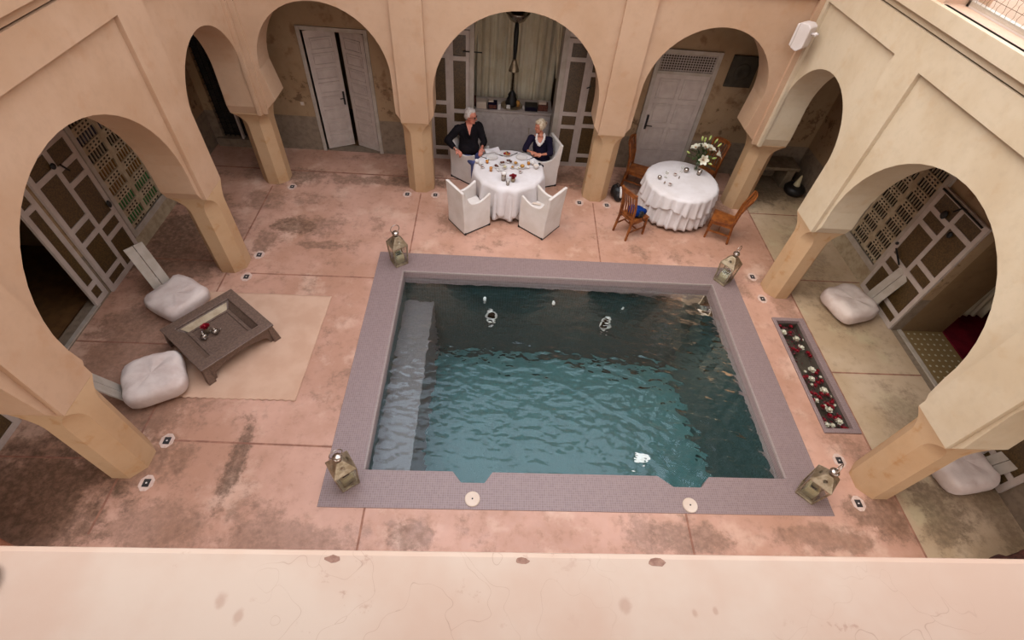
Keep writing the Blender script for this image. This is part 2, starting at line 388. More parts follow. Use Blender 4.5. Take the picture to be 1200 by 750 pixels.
def side_arches(k): # k: (small front end, pier1 a, pier1 b, pier2 a, pier2 b)
    return [(1.53, 2.54, 1.06, .50, k[0] - .07, .46, k[0], 1.86, 1.84), (4.96, 2.15, 1.63, k[1] + .08, k[2] - .07, k[1], k[2], 1.84, 1.84), (8.39, 2.54, 1.06, k[3] + .07, 9.42, k[3], 9.46, 1.84, 1.86)]
kL = (2.73, 3.29, 6.66, 7.26); kR = (2.62, 3.21, 6.64, 7.25)
sideL = side_arches(kL); sideR = side_arches(kR)
def arcade(name, ax, face, sgn, arches, x0, x1, piers, panels, label, mat='court'):
    """face = coordinate of the pilaster plane, sgn = direction away from the court"""
    b = MB()
    b.prism(wall_poly(x0, x1, arches, 4.87, 0, 0), face + sgn * REL, face + sgn * TH, ax)
    # relief layer: frieze with pilasters, the recessed panels left out
    outl = [(x0, ZT), (x0, ZK)]
    for (p0, p1) in piers:
        if p0 > x0: outl += [(p0, 4.36), (p0, ZK)] if p0 > x0 + .01 else []
        outl += [(p1, ZK), (p1, 4.36)] if p1 < x1 - .01 else []
        if p1 >= x1 - .01: outl += [(x1, ZK)]
    outl += [(x1, ZT)]
    o2 = []
    for p in outl:
        if not o2 or p != o2[-1]: o2.append(p)
    b.prism(o2, face, face + sgn * (REL + .01), ax)
    def slab(z0, z1, out):
        if ax == 'y': b.box(x0, x1, face - sgn * out, face + sgn * (REL + .01), z0, z1)
        else: b.box(face - sgn * out, face + sgn * (REL + .01), x0, x1, z0, z1)
    slab(ZT + .02, 4.85, -.012)
    slab(4.865, 5.06, .06)
    slab(4.85, 4.87, -.03)
    o = b.build(name, mat, bevel=.005)
    return struct(o, label, 'wall')
arcade('wall_back', 'y', YB, 1, back_arches, XL, XR, [(XL, XL + .1), (-1.83, -1.27), (2.20, 2.75), (XR - .1, XR)], None, 'sand plaster arcade wall with three arches behind the dining tables')
arcade('wall_left', 'x', XL, -1, sideL, YF, YB + TH, [(YF, YF + .1), (kL[0], kL[1]), (kL[2], kL[3]), (YB - .08, YB + TH)], None, 'tan plaster arcade wall with recessed panel left of the pool')
arcade('wall_right', 'x', XR, 1, sideR, YF, YB + TH, [(YF, YF + .1), (kR[0], kR[1]), (kR[2], kR[3]), (YB - .08, YB + TH)], None, 'pale cream plaster arcade wall with grooved panels right of the pool', 'courtpale')
# upper walls with tall window openings over the arcades
ZU = 8.4
def upper(name, ax, face, sgn, x0, x1, opening, z0, label):
    b = MB(); holes = [[(opening[0], 5.06), (opening[1], 5.06), (opening[1], 7.4), (opening[0], 7.4)]] if opening else []
    b.prism([(x0, 4.87), (x1, 4.87), (x1, ZU), (x0, ZU)], face + sgn * .005, face + sgn * TH, ax, holes)
    return struct(b.build(name, 'soffit', bevel=.01), label, 'wall')
upper('wall_upper_back', 'y', YB, 1, XL - TH, XR + TH, None, 5.06, 'upper storey plaster wall above the dining arches')
upper('wall_upper_left', 'x', XL, -1, -.2, YB, (2.95, 7.0), 5.06, 'upper storey pinkish plaster wall at the top left')
upper('wall_upper_right', 'x', XR, 1, -.2, YB, (2.95, 6.98), 5.06, 'upper storey pale plaster wall around the grilled window')
# front wall under the near ledge
b = MB(); b.prism([(XL, 0), (XR, 0), (XR, 4.9), (XL, 4.9)], YF, -.2, 'y', [[(x, z) for x, z in [(c - w, .02), (c + w, .02)] + arc(c, z_, w, 0, 180)] for c, w, z_ in ((-3.15, 1.2, 2.5), (.46, 1.63, 2.2), (4.08, 1.2, 2.5))])
struct(b.build('wall_front', 'court'), 'plaster wall carrying the near ledge, at the bottom edge', 'wall')
b = MB(); b.box(-9, 9.5, -1.2, YF + .025, 4.9, 5.15)
rng = random.Random(3)
led = b.build('trim_1', 'ledge', bevel=.02); struct(led, 'broad pale plaster ledge running along the bottom of the view', 'ledge')
# chips broken from the ledge edge
for (px, w) in ((-.43, .026), (.15, .024), (.58, .030)):
    c = MB(); n = 11
    pts = [(px + w * math.cos(2 * PI * i / n) * rng.uniform(.7, 1.1), YF - .005 + w * .45 * math.sin(2 * PI * i / n) * rng.uniform(.7, 1.1)) for i in range(n)]
    c.prism(pts, 5.1495, 5.1505, 'z'); o = c.build('chipped_patch', 'chip'); o.parent = led
tag(led, 'broad pale plaster ledge running along the bottom of the view', 'ledge'); led['kind'] = 'structure'

# the upper room the view is taken from: window wall over the ledge, with its reveal and ceiling
b = MB(); b.prism([(XL - TH, 5.15), (-3.2, 5.15), (-3.2, 7.75), (4.2, 7.75), (4.2, 5.15), (XR + TH, 5.15), (XR + TH, ZU), (XL - TH, ZU)], YF - .03, -.45, 'y')
struct(b.build('wall_upper_front', 'soffit'), 'upper wall around the wide window opening over the near ledge', 'wall')
b = MB(); b.box(-4.5, 5.5, -4.2, -.45, 7.75, 7.9); b.box(-4.5, 5.5, -4.3, -4.2, 4.2, 7.9); b.box(-4.6, -4.5, -4.3, -.45, 4.2, 7.9); b.box(5.5, 5.6, -4.3, -.45, 4.2, 7.9); b.box(-4.5, 5.5, -4.2, -1.2, 4.2, 4.3)
struct(b.build('wall_room_front', 'soffit'), 'room behind the near ledge', 'wall')
# galleries: outer walls with openings
XGL, XGR, YG = -6.62, 7.82, 11.08
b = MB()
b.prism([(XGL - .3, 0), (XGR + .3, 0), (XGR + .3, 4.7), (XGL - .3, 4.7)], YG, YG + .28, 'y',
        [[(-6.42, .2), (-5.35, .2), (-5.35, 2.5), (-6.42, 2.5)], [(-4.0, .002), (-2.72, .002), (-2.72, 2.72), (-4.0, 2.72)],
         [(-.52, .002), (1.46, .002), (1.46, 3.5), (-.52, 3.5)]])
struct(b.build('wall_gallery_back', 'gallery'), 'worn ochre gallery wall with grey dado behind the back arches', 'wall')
b = MB(); b.prism([(-.3, 0), (YG, 0), (YG, 4.7), (-.3, 4.7)], XGL, XGL - .28, 'x',
        [[(7.3, .42), (8.46, .42), (8.46, 2.62), (7.3, 2.62)], [(3.55, .002), (6.08, .002), (6.08, 2.85), (3.55, 2.85)]])
struct(b.build('wall_gallery_left', 'gallery'), 'ochre gallery wall around the stained glass window at left', 'wall')
b = MB(); b.prism([(-.3, 0), (YG, 0), (YG, 4.7), (-.3, 4.7)], XGR, XGR + .18, 'x',
        [[(7.22, .5), (8.28, .5), (8.28, 2.62), (7.22, 2.62)], [(3.95, .002), (5.95, .002), (5.95, 2.85), (3.95, 2.85)]])
struct(b.build('wall_gallery_right', 'gallery'), 'ochre gallery wall around the open doorway at right', 'wall')
b = MB(); b.box(XGL - .2, XGR + .2, YB + .05, YG, 4.6, 4.75); b.box(XGL - .2, XL - .05, -.3, YB + .1, 4.6, 4.75); b.box(XR + .05, XGR + .2, -.3, YB + .1, 4.6, 4.75)
struct(b.build('ceiling', 'gallery'), 'plaster ceiling over the galleries', 'ceiling')

# floors (holes for the pool and the flower basin)
PX0, PX1, PY0, PY1, PW = -1.594, 4.551, 2.925, 6.945, .535
FX0, FX1, FY0, FY1 = 5.50, 6.12, 3.70, 6.13
b = MB()
b.prism([(XGL - .3, -1.2), (6.15, -1.2), (6.15, YG + .3), (XGL - .3, YG + .3)], -.25, 0, 'z',
        [[(PX0 - PW, PY0 - PW), (PX1 + PW, PY0 - PW), (PX1 + PW, PY1 + PW), (PX0 - PW, PY1 + PW)], [(FX0, FY0), (FX1, FY0), (FX1, FY1), (FX0, FY1)]])
struct(b.build('floor', 'floor'), 'stained rose pink courtyard floor around the pool', 'floor')
b = MB(); b.box(6.15, XGR + .18, -1.2, YG + .3, -.25, 0)
struct(b.build('floor_gallery_right', 'slab'), 'sand coloured slab floor of the right gallery', 'floor')
# joints between the floor fields
b = MB()
def jl(p, q, w=.028): b.bar((p[0], p[1], .0005), (q[0], q[1], .0005), w, .004)
jl((6.15, -.5), (6.15, YG)); jl((6.15, 7.22), (XGR, 7.22)); jl((6.15, 4.9), (XGR, 4.9)); jl((6.15, 9.43), (XGR, 9.43))
jl((-1.5, .4), (-1.5, PY0 - PW)); jl((2.88, .4), (2.92, PY0 - PW)); jl((-1.55, PY1 + PW), (-1.55, 9.5)); jl((2.35, PY1 + PW), (2.42, 9.5))
jl((-4.5, 3.3), (PX0 - PW, 3.26)); jl((-4.5, 6.72), (PX0 - PW, 6.74)); jl((XGL, 5.0), (-4.6, 5.0)); jl((-4.85, 2), (-4.85, 9.5)); jl((XGL, 7.0), (-4.85, 7.0)); jl((XGL, 10.15), (6.15, 10.15), .04); jl((XGL, 3.0), (-4.85, 3.0))
struct(b.build('trim_2', 'joint'), 'thin rust coloured joints between the floor fields', 'floor joint')
# raised skirting step under the left lattice window and gallery walls
b = MB(); b.box(XGL, XGL + .03, 7.12, 8.72, 0, .42)
struct(b.build('baseboard_left', 'lattice'), 'pale plaster plinth below the stained glass window', 'plinth')
b = MB(); b.box(XGR - .03, XGR, 7.16, 8.75, 0, .5)
struct(b.build('baseboard_right', 'lattice'), 'pale plaster plinth below the lattice window at right', 'plinth')
b = MB(); b.box(-6.55, -5.25, YG - .08, YG, 0, .2)
struct(b.build('baseboard_back', 'gallery'), 'low plaster step under the dark grille in the back left corner', 'plinth')

# rooms beyond the openings
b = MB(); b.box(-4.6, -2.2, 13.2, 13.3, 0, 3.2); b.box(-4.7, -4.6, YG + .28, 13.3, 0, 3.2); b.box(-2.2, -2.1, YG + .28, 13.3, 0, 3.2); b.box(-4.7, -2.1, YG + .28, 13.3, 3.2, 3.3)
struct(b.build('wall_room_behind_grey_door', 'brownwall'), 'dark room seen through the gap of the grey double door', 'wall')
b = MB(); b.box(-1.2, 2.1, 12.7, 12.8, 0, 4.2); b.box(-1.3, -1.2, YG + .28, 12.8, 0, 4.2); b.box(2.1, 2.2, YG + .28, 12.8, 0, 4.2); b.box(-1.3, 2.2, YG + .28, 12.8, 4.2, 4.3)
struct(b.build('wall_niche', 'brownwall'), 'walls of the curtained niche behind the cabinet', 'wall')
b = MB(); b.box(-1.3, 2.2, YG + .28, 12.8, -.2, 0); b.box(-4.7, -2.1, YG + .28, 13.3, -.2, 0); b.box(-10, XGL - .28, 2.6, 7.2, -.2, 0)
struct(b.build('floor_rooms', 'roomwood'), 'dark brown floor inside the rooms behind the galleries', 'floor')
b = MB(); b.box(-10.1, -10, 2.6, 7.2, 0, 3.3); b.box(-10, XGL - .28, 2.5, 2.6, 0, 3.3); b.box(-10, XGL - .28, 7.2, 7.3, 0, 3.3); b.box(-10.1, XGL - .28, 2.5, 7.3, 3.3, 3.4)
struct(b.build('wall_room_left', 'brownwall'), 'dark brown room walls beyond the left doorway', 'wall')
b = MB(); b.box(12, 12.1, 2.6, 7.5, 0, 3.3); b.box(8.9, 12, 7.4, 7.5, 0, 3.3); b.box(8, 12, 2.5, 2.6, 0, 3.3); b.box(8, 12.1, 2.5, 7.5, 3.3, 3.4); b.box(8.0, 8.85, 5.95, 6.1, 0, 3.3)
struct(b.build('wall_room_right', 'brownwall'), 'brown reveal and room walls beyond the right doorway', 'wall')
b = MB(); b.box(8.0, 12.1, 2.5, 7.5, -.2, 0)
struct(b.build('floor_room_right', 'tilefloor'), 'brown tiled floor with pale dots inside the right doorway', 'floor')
b = MB(); b.box(7.93, 8.0, 3.95, 5.95, 0, .03)
struct(b.build('trim_3', 'paint2'), 'pale threshold strip of the right doorway', 'threshold')
b = MB(); b.box(XGL - .09, XGL - .02, 3.55, 5.8, 0, .03)
struct(b.build('trim_4', 'paint2'), 'pale threshold strip of the left doorway', 'threshold')

# ------------------------------------------------------------------ columns
def column(cx, cy, label, r=.283, x0=None, x1=None, y0=None, y1=None):
    """octagonal shaft flaring into a square head"""
    c = .41; root = thing('column', label, 'column', (cx, cy, 0), kind='structure')
    hx0, hx1, hy0, hy1 = x0 - cx, x1 - cx, y0 - cy, y1 - cy
    octo = [(r, -c * r), (r, c * r), (c * r, r), (-c * r, r), (-r, c * r), (-r, -c * r), (-c * r, -r), (c * r, -r)]
    sq = []
    for (x, y) in octo:
        sq.append((hx1 if x > 0 else hx0, hy1 if y > 0 else hy0))
    vs = []; rows = 9
    levels = [(0, 0)] + [(.02, 0)] + [(ZK - .34 + .34 * i / rows, (i / rows) ** 2.2) for i in range(rows + 1)]
    for (z, f) in levels:
        for (o_, s_) in zip(octo, sq): vs.append((o_[0] * (1 - f) + s_[0] * f, o_[1] * (1 - f) + s_[1] * f, z))
    n = 8; m = len(levels); sh = m - rows - 1
    fs = [(i * n + k, i * n + (k + 1) % n, (i + 1) * n + (k + 1) % n, (i + 1) * n + k) for i in range(m - 1) for k in range(n)]
    fs += [tuple(range(n))[::-1], tuple((m - 1) * n + k for k in range(n))]
    MB().add(vs, fs).build('shaft', 'column', root)
    MB().box(hx0 + .006, hx1 - .006, hy0 + .006, hy1 - .006, ZK - .012, ZK + .03).build('capital', 'column', root)
    return root
D2 = TH
cols = [(-4.83, 9.85, 'corner column at the far left, below the meeting arcade walls', XL - .6, XL - .0, YB - .04, YB + .7),
        (-1.55, 9.84, 'octagonal column left of the seated man', -1.83, -1.27, YB, YB + .6),
        (2.475, 9.84, 'octagonal column between the two dining tables', 2.20, 2.75, YB, YB + .6),
        (5.88, 9.84, 'corner column beside the lily table, right of the chairs', XR + .0, XR + .63, YB - .04, YB + .7),
        (-4.81, 6.99, 'left column between the floor seat and the narrow arch', XL - .6, XL, 6.66, 7.26),
        (-4.81, 3.01, 'nearest column on the left, beyond the lower pouf', XL - .6, XL, 2.73, 3.29),
        (5.885, 6.945, 'right column above the flower basin', XR, XR + .6, 6.64, 7.25),
        (5.885, 2.93, 'nearest column on the right, below the flower basin', XR, XR + .6, 2.62, 3.21)]
for c in cols: column(c[0], c[1], c[2], x0=c[3], x1=c[4], y0=c[5], y1=c[6])
# inlaid floor tiles in front of the columns
def inlay():
    r = thing('floor_inlay', 'x', 'floor tile', (0, 0, 0), 0, 'inlaid diamond tiles at the column feet')
    MB().prism([(.10 * math.cos(R(22.5 + 45 * i)) * (1 if i in (0, 7, 3, 4) else .85), .10 * math.sin(R(22.5 + 45 * i)) * 1.2) for i in range(8)], 0, .004, 'z').build('surround', 'ring', r)
    MB().box(-.044, .044, -.054, .054, .003, .0075).build('dark_tile', 'inlaytile', r)
    MB().prism([(.013 * math.cos(R(60 * i)), .013 * math.sin(R(60 * i))) for i in range(6)], .0065, .0095, 'z').build('white_dot', 'china', r)
    return r
pr_in = None
for i, (x, y, l) in enumerate([(-4.42, 9.5, 'beside the far left corner column'), (-1.85, 9.45, 'left of the column behind the seated man'), (-1.22, 9.48, 'between back left column and white chair'),
        (2.10, 9.48, 'left of the column between the tables'), (2.74, 9.44, 'by the black bag at the column'), (5.50, 7.25, 'behind the right middle column, nearer the lantern'), (5.50, 6.63, 'between column and flower basin'),
        (5.54, 3.24, 'beside the near right lantern'), (5.53, 2.58, 'in front of the nearest right column'), (-4.42, 7.23, 'behind the left middle column'), (-4.46, 6.62, 'in front of the left middle column'),
        (-4.45, 3.29, 'behind the nearest left column foot'), (-4.45, 2.67, 'in front of the nearest left column foot')]):
    l = 'small dark floor tile in a pale ring ' + l
    if pr_in is None: pr_in = inlay(); pr_in.location = (x, y, 0); pr_in['label'] = l
    else: dup(pr_in, (x, y, 0), 0, l)

# ------------------------------------------------------------------ doors and windows
def leaf(name, w, h, parent, mat='paint', cols_=((.10, .75, .22, .8, .3), (.2, .55, .2, .85, .35)), th=.045, loc=(0, 0, 0), rz=0., pane='lacepane'):
    """glazed leaf in the local x-z plane, hinged at x=0"""
    o = bpy.data.objects.new(name, None); COL.objects.link(o); o.parent = parent; o.location = loc; o.rotation_euler.z = rz
    st = .085; nc = len(cols_); cw = (w - st * (nc + 1)) / nc; fr = MB(); panes = []
    for i in range(nc + 1): fr.box(i * (cw + st), i * (cw + st) + st, -th / 2, th / 2, 0, h)
    for i, c in enumerate(cols_):
        x0 = st + i * (cw + st); tot = sum(c); free = h - .1 - .09 * len(c); z = .1
        fr.box(x0, x0 + cw, -th / 2, th / 2, 0, .1)
        for k, q in enumerate(c):
            hh = free * q / tot; panes.append((x0, x0 + cw, z, z + hh)); z += hh
            fr.box(x0, x0 + cw, -th / 2, th / 2, z, min(z + .09, h)); z += .09
    f = fr.build('frame', mat, o)
    for (a, b_, c, d) in panes: MB().box(a - .005, b_ + .005, -.008, .008, c - .005, d + .005).build('pane', pane, o)
    return o
def sub_empty(name, parent, loc=(0, 0, 0), rz=0.):
    o = bpy.data.objects.new(name, None); COL.objects.link(o); o.parent = parent; o.location = loc; o.rotation_euler.z = rz; return o

# door_1: grey double door, both leaves slightly open into the dark room
d = thing('door_1', 'grey panelled double door standing slightly open, back left', 'door', (-4.0, YG, 0), kind='structure')
f = MB(); f.box(-.08, 0, -.03, .2, 0, 2.8); f.box(1.28, 1.36, -.03, .2, 0, 2.8); f.box(0, 1.28, -.03, .2, 2.72, 2.8); f.build('door_frame', 'paint2', d, bevel=.006)
def panel_leaf(w, h, n, flip, par, loc, rz):
    o = MB(); s = -1 if flip else 1
    o.box(0, s * w, -.02, .02, .02, h)
    for i in range(n):
        z0 = .12 + i * (h - .2) / n; z1 = z0 + (h - .2) / n - .07
        for (a, b_, c, e) in ((.09, w - .09, z0, z0 + .018), (.09, w - .09, z1 - .018, z1), (.09, .108, z0, z1), (w - .108, w - .09, z0, z1)):
            o.box(s * a, s * b_, -.036, -.02, c, e)
        o.box(s * .14, s * (w - .14), -.03, -.02, z0 + .05, z1 - .05)
    l = o.build('door_leaf', 'paint', par, loc=loc, rz=rz, bevel=.004); return l
l1 = panel_leaf(.64, 2.68, 8, False, d, (.02, .06, 0), R(26)); panel_leaf(.60, 2.68, 8, True, d, (1.26, .06, 0), R(-24))
h = MB(); h.box(.56, .60, -.05, -.02, 1.05, 1.35); h.tube([(.58, -.05, 1.22), (.58, -.1, 1.22), (.48, -.1, 1.22)], .012); h.build('handle', 'black', l1)
# door_2: closed six panel door with lattice transom at the right
d = thing('door_2', 'closed grey panelled door with lattice transom behind the lily table', 'door', (3.56, YG, 0), kind='structure')
f = MB(); f.box(-.1, 0, -.05, .02, 0, 2.87); f.box(1.2, 1.3, -.05, .02, 0, 2.87); f.box(0, 1.2, -.05, .02, 2.78, 2.87); f.box(0, 1.2, -.05, .02, 2.36, 2.43); f.build('door_frame', 'paint2', d, bevel=.006)
o = MB(); o.box(0, 1.2, -.02, .0, .02, 2.36)
for i in range(4):
    for j in range(2):
        x0 = .1 + j * .54; z0 = .12 + i * .56
        for (a, b_, c, e) in ((x0, x0 + .46, z0, z0 + .025), (x0, x0 + .46, z0 + .435, z0 + .46), (x0, x0 + .025, z0, z0 + .46), (x0 + .435, x0 + .46, z0, z0 + .46)): o.box(a, b_, -.034, -.02, c, e)
        o.box(x0 + .06, x0 + .40, -.03, -.02, z0 + .06, z0 + .40)
lf = o.build('door_leaf', 'paint', d, bevel=.005)
h = MB(); h.box(.05, .09, -.05, -.02, 1.08, 1.42); h.tube([(.07, -.05, 1.2), (.07, -.11, 1.2), (.2, -.11, 1.19)], .013); h.build('handle', 'black', lf)
o = MB(); o.box(0, 1.2, .0, .012, 2.43, 2.78); o.build('transom_backing', 'black', d)
o = MB()
for i in range(21): o.box(.02 + i * .058, .034 + i * .058, -.03, -.016, 2.43, 2.78)
for i in range(7): o.box(0, 1.2, -.033, -.018, 2.445 + i * .052, 2.458 + i * .052)
o.build('transom_lattice', 'paint', d)
# door_3 / door_4: glazed folding doors either side of the niche
NICHE = ((.5, .2, .9, .9), (.12, .55, .18, 1.0))
d = thing('door_3', 'folded glazed door with brown curtained panes left of the cabinet', 'door', (-1.42, YG - .05, 0), kind='structure')
leaf('door_leaf', .46, 2.95, d, cols_=((.16, .75, .22, .95, .4),)); l = leaf('door_leaf', .44, 2.95, d, cols_=((.75, .2, 1.0, .4),), loc=(.46, 0, 0))
MB().box(-.02, .96, -.03, .03, 2.97, 3.55).build('transom', 'paint', d); MB().box(-.02, .0, -.04, .04, 0, 2.97).build('jamb', 'paint2', d); MB().box(.90, .99, -.06, .36, 0, 3.5).build('jamb', 'paint2', d)
MB().tube([(.3, -.04, 2.55), (.7, -.04, 2.55)], .014).build('iron_bolt', 'black', l)
d = thing('door_4', 'folded glazed door with brown curtained panes right of the cabinet', 'door', (1.46, YG - .05, 0), kind='structure')
leaf('door_leaf', .5, 2.95, d, cols_=((.95, .24, 1.2, .3),), loc=(.08, 0, 0)); l = leaf('door_leaf', .48, 2.95, d, cols_=((.14, .6, .18, .7, .5),), loc=(.58, 0, 0))
MB().box(-.02, 1.08, -.03, .03, 2.97, 3.55).build('transom', 'paint', d); MB().box(1.06, 1.08, -.04, .04, 0, 2.97).build('jamb', 'paint2', d); MB().box(-.04, .08, -.06, .36, 0, 3.5).build('jamb', 'paint2', d)
h = MB(); h.tube([(.2, -.04, 2.35), (.2, -.09, 2.35), (.28, -.09, 2.3)], .012); h.tube([(.1, -.04, 2.02), (.1, -.09, 2.02), (.02, -.09, 1.98)], .012); h.build('iron_bolt', 'black', l)
# side doors: leaves folded flat against the gallery walls
SD = ((.2, .75, .26, .95, .3), (.72, .22, .9, .26, .35))
def side_door(name, label, x, y0, w, sgn, bolt=False, hgt=2.42, cols_=SD, z=.01):
    """leaf against a wall of constant x; local x runs along +y"""
    d = thing(name, label, 'door', (x, y0, z), R(90), kind='structure')
    l = leaf('door_leaf', w, hgt, d, cols_=cols_)
    if bolt:
        h = MB()
        h.tube([(.1, sgn * .05, 2.38), (1.15, sgn * .05, 2.38)], .018); h.tube([(.6, sgn * .05, 2.38), (.6, sgn * .16, 2.3)], .014); h.tube([(1.08, sgn * .05, 1.1), (.78, sgn * .05, .95)], .016); h.ball((1.13, sgn * .06, 1.18), .03)
        h.ball((.8, sgn * .04, 2.1), (.06, .03, .08)); h.ball((.45, sgn * .04, 1.95), (.05, .03, .06))
        h.build('iron_bolt', 'black', l)
    return d
side_door('door_5', 'white framed glazed door leaf with iron bolt, below the right lattice window', XGR - .035, 5.96, 1.18, 1, True)
side_door('door_6', 'white framed glazed door leaf behind the nearest right column', XGR - .035, 2.76, 1.18, 1, z=.05)
side_door('door_7', 'grey framed glazed door leaf beside the stained glass window', XGL + .035, 6.1, 1.08, -1, False, 2.5)
side_door('door_8', 'narrow curtained sidelight panel in the left doorway', XGL - .05, 5.74, .34, -1, False, 2.5, ((.22, 1.6, .5),))
side_door('door_9', 'grey framed glazed door leaf at the left edge, beyond the nearest column', XGL + .035, 2.42, 1.12, -1, False, 2.5)
h = MB()
for z, y in ((1.75, 6.6), (1.0, 7.1)): h.ball((XGL + .08, y, z), (.03, .05, .06))
for o in [o for o in bpy.data.objects if o.name == 'door_7']: 
    k = MB(); k.ball((1.0, -.04, 1.15), (.04, .03, .07)); k.ball((.5, -.04, 2.2), (.045, .03, .05)); k.tube([(.62, -.05, 2.15), (.7, -.05, 2.0)], .015); k.build('iron_latch', 'black', o)

def lattice_window(name, label, x, y0, y1, z0, z1, sgn, colours):
    """lattice with small glazed openings; sgn = side facing the gallery"""
    d = thing(name, label, 'window', (x, y0 if sgn > 0 else y1, z0), R(90) * sgn, kind='structure')
    W, H = y1 - y0, z1 - z0; s = -1
    f = MB()
    for (a, b_, c, e) in ((-.09, 0, -.12, H + .09), (W, W + .12, -.12, H + .09), (0, W, -.12, 0), (0, W, H, H + .09)): f.box(a, b_, s * .075, -s * .06, c, e)
    f.build('window_frame', 'paint2', d, bevel=.004)
    rows, cl = len(colours), 2; cw, ch = W / cl, H / rows; l = MB()
    for i in range(cl + 1): l.box(i * cw - .05, i * cw + .05, -.033, .017, .002, H - .002)
    for j in range(rows + 1): l.box(0, W, -.03, .02, j * ch - .07, j * ch + .07)
    for i in range(cl):
        for j in range(rows):
            x0, z0_ = i * cw + .05, j * ch + .07; w_, h_ = cw - .10, ch - .14
            for k in range(1, 6): l.box(x0 + k * w_ / 6 - .008, x0 + k * w_ / 6 + .008, -.02, .01, z0_, z0_ + h_)
    holes = MB()
    for i in range(cl):
        for j in range(rows + 1):
            for k in range(1, 5):
                for q in (-1, 1): x0 = i * cw + (k + .5) * cw / 6; z0_ = j * ch + q * .03; holes.box(x0 - .022, x0 + .022, -.034, -.029, max(.004, z0_ - .014), min(H - .004, z0_ + .014))
    l.build('lattice', 'lattice', d); holes.build('lattice_openings', 'gdark', d)
    for i in range(cl):
        for j in range(rows):
            MB().box(i * cw + .04, (i + 1) * cw - .04, .0, .012, j * ch + .06, (j + 1) * ch - .06).build('pane', colours[j], d)
    MB().box(0, W, .055, .075, 0, H).build('backing', 'lattice', d)
lattice_window('window_1', 'carved lattice window with green, amber and blue panes at left', XGL - .02, 7.3, 8.46, .42, 2.62, 1, ['ggreen', 'ggreen', 'gamber', 'gamber', 'gdark', 'gblue', 'gdark'])
lattice_window('window_2', 'carved lattice window with dark openings at right', XGR + .02, 7.22, 8.28, .5, 2.62, -1, ['gdark'] * 7)
# window_3: dark grille in the far left corner
d = thing('window_3', 'dark barred window in the back left corner', 'window', (-6.42, YG, .2), kind='structure')
g = MB(); g.box(0, 1.07, .12, .14, 0, 2.3)
g.build('backing', 'grille', d); g = MB()
for i in range(10): g.box(.03 + i * .11, .045 + i * .11, .06, .08, 0, 2.3)
for i in range(18): g.box(0, 1.07, .06, .078, .05 + i * .13, .062 + i * .13)
g.build('grille', 'black', d); g = MB(); g.box(.46, .50, -.04, .05, 0, 2.3); g.box(.62, .66, -.04, .05, 0, 2.3); g.build('window_bar', 'paint', d)
# window_4: grilled upper window at the top right
d = thing('window_4', 'white framed upper window with a wire grille, top right corner', 'window', (XR + .36, 2.95, 5.04), R(90), kind='structure')
W, H = 4.07, 2.34; f = MB()
for (a, b_, c, e) in ((0, .09, 0, H), (W - .09, W, 0, H), (0, W, 0, .09), (0, W, H - .09, H), (W / 2 - .05, W / 2 + .05, 0, H)): f.box(a, b_, -.03, .05, c, e)
f.build('window_frame', 'plastic', d, bevel=.005)
g = MB()
for i in range(1, 46):
    x = i * W / 46; g.tube([(x + .018 * math.sin(k * PI / 2 + i * PI), .06, .09 + k * (H - .18) / 44) for k in range(45)], .003, 3)
for j in range(1, 22): g.tube([(.09, .06, .09 + j * .1), (W - .09, .06, .09 + j * .1)], .003, 3)
g.build('wire_grille', 'silver', d)
MB().box(.05, W - .05, .08, .085, .05, H - .05).build('pane', 'glass', d)
b = MB(); b.box(XR + TH, 10.5, -.2, YB, 4.75, 4.9)
struct(b.build('floor_upper_right', 'soffit'), 'pale floor behind the grilled upper window, left unroofed to look bright', 'floor')
d = thing('window_5', 'upper window opening above the left arcade', 'window', (XL - .35, 2.95, 5.06), R(90), kind='structure')
f = MB(); W = 4.05
for (a, b_, c, e) in ((0, .09, 0, H), (W - .09, W, 0, H), (0, W, 0, .09), (0, W, H - .09, H), (W / 2 - .05, W / 2 + .05, 0, H)): f.box(a, b_, -.04, .04, c, e)
f.build('window_frame', 'plastic', d); MB().box(.05, W - .05, -.003, .003, .05, H - .05).build('pane', 'darkglass', d)
# ------------------------------------------------------------------ pool
WZ = -.14; PB = -1.5
pool = thing('swimming_pool', 'teal swimming pool with a grey mosaic rim in the courtyard', 'pool')
NOT = [(-.36, -.23, .10, .21), (2.62, 2.83, 3.24, 3.39)]
b = MB()
O = [(PX0 - PW, PY0 - PW), (PX1 + PW, PY0 - PW), (PX1 + PW, PY1 + PW), (PX0 - PW, PY1 + PW)]
I = [(PX0, PY0)]
for (a, c, d_, e) in NOT: I += [(a, PY0), (c, PY0 - .16), (d_, PY0 - .16), (e, PY0)]
I += [(PX1, PY0), (PX1, PY1), (PX0, PY1)]
b.prism(O, -.2, .012, 'z', [I])
b.build('coping', 'coping', pool, bevel=.006)
b = MB()
for (x0, x1, y0, y1) in ((PX0 - .03, PX0 + .005, PY0, PY1 + .03), (PX1 - .005, PX1 + .03, PY0, PY1 + .03), (PX0 + .005, PX1 - .005, PY1 - .005, PY1 + .03)): b.box(x0, x1, y0, y1, -.03, .0165)
b.build('inner_lip', 'lip', pool, bevel=.006)
LX0, LX1, LY0, LY1 = PX0 - .0, PX1 + .0, PY0 - .0, PY1 + .0
b = MB()
b.box(LX0 - .5, LX0 - .02, LY0 - .4, LY1 + .5, PB - .1, -.2); b.box(LX1 + .02, LX1 + .5, LY0 - .4, LY1 + .5, PB - .1, -.2)
b.box(LX0 - .5, LX1 + .5, LY1 + .02, LY1 + .5, PB - .1, -.2); b.box(LX0 - .5, LX1 + .5, LY0 - .5, LY0 - .18, PB - .1, -.2)
MB().box(LX0 - .019, LX1 + .019, LY0 - .17, LY1 + .019, PB - .1, PB).build('pool_floor', 'pooltile_lit', pool)
q = PX0
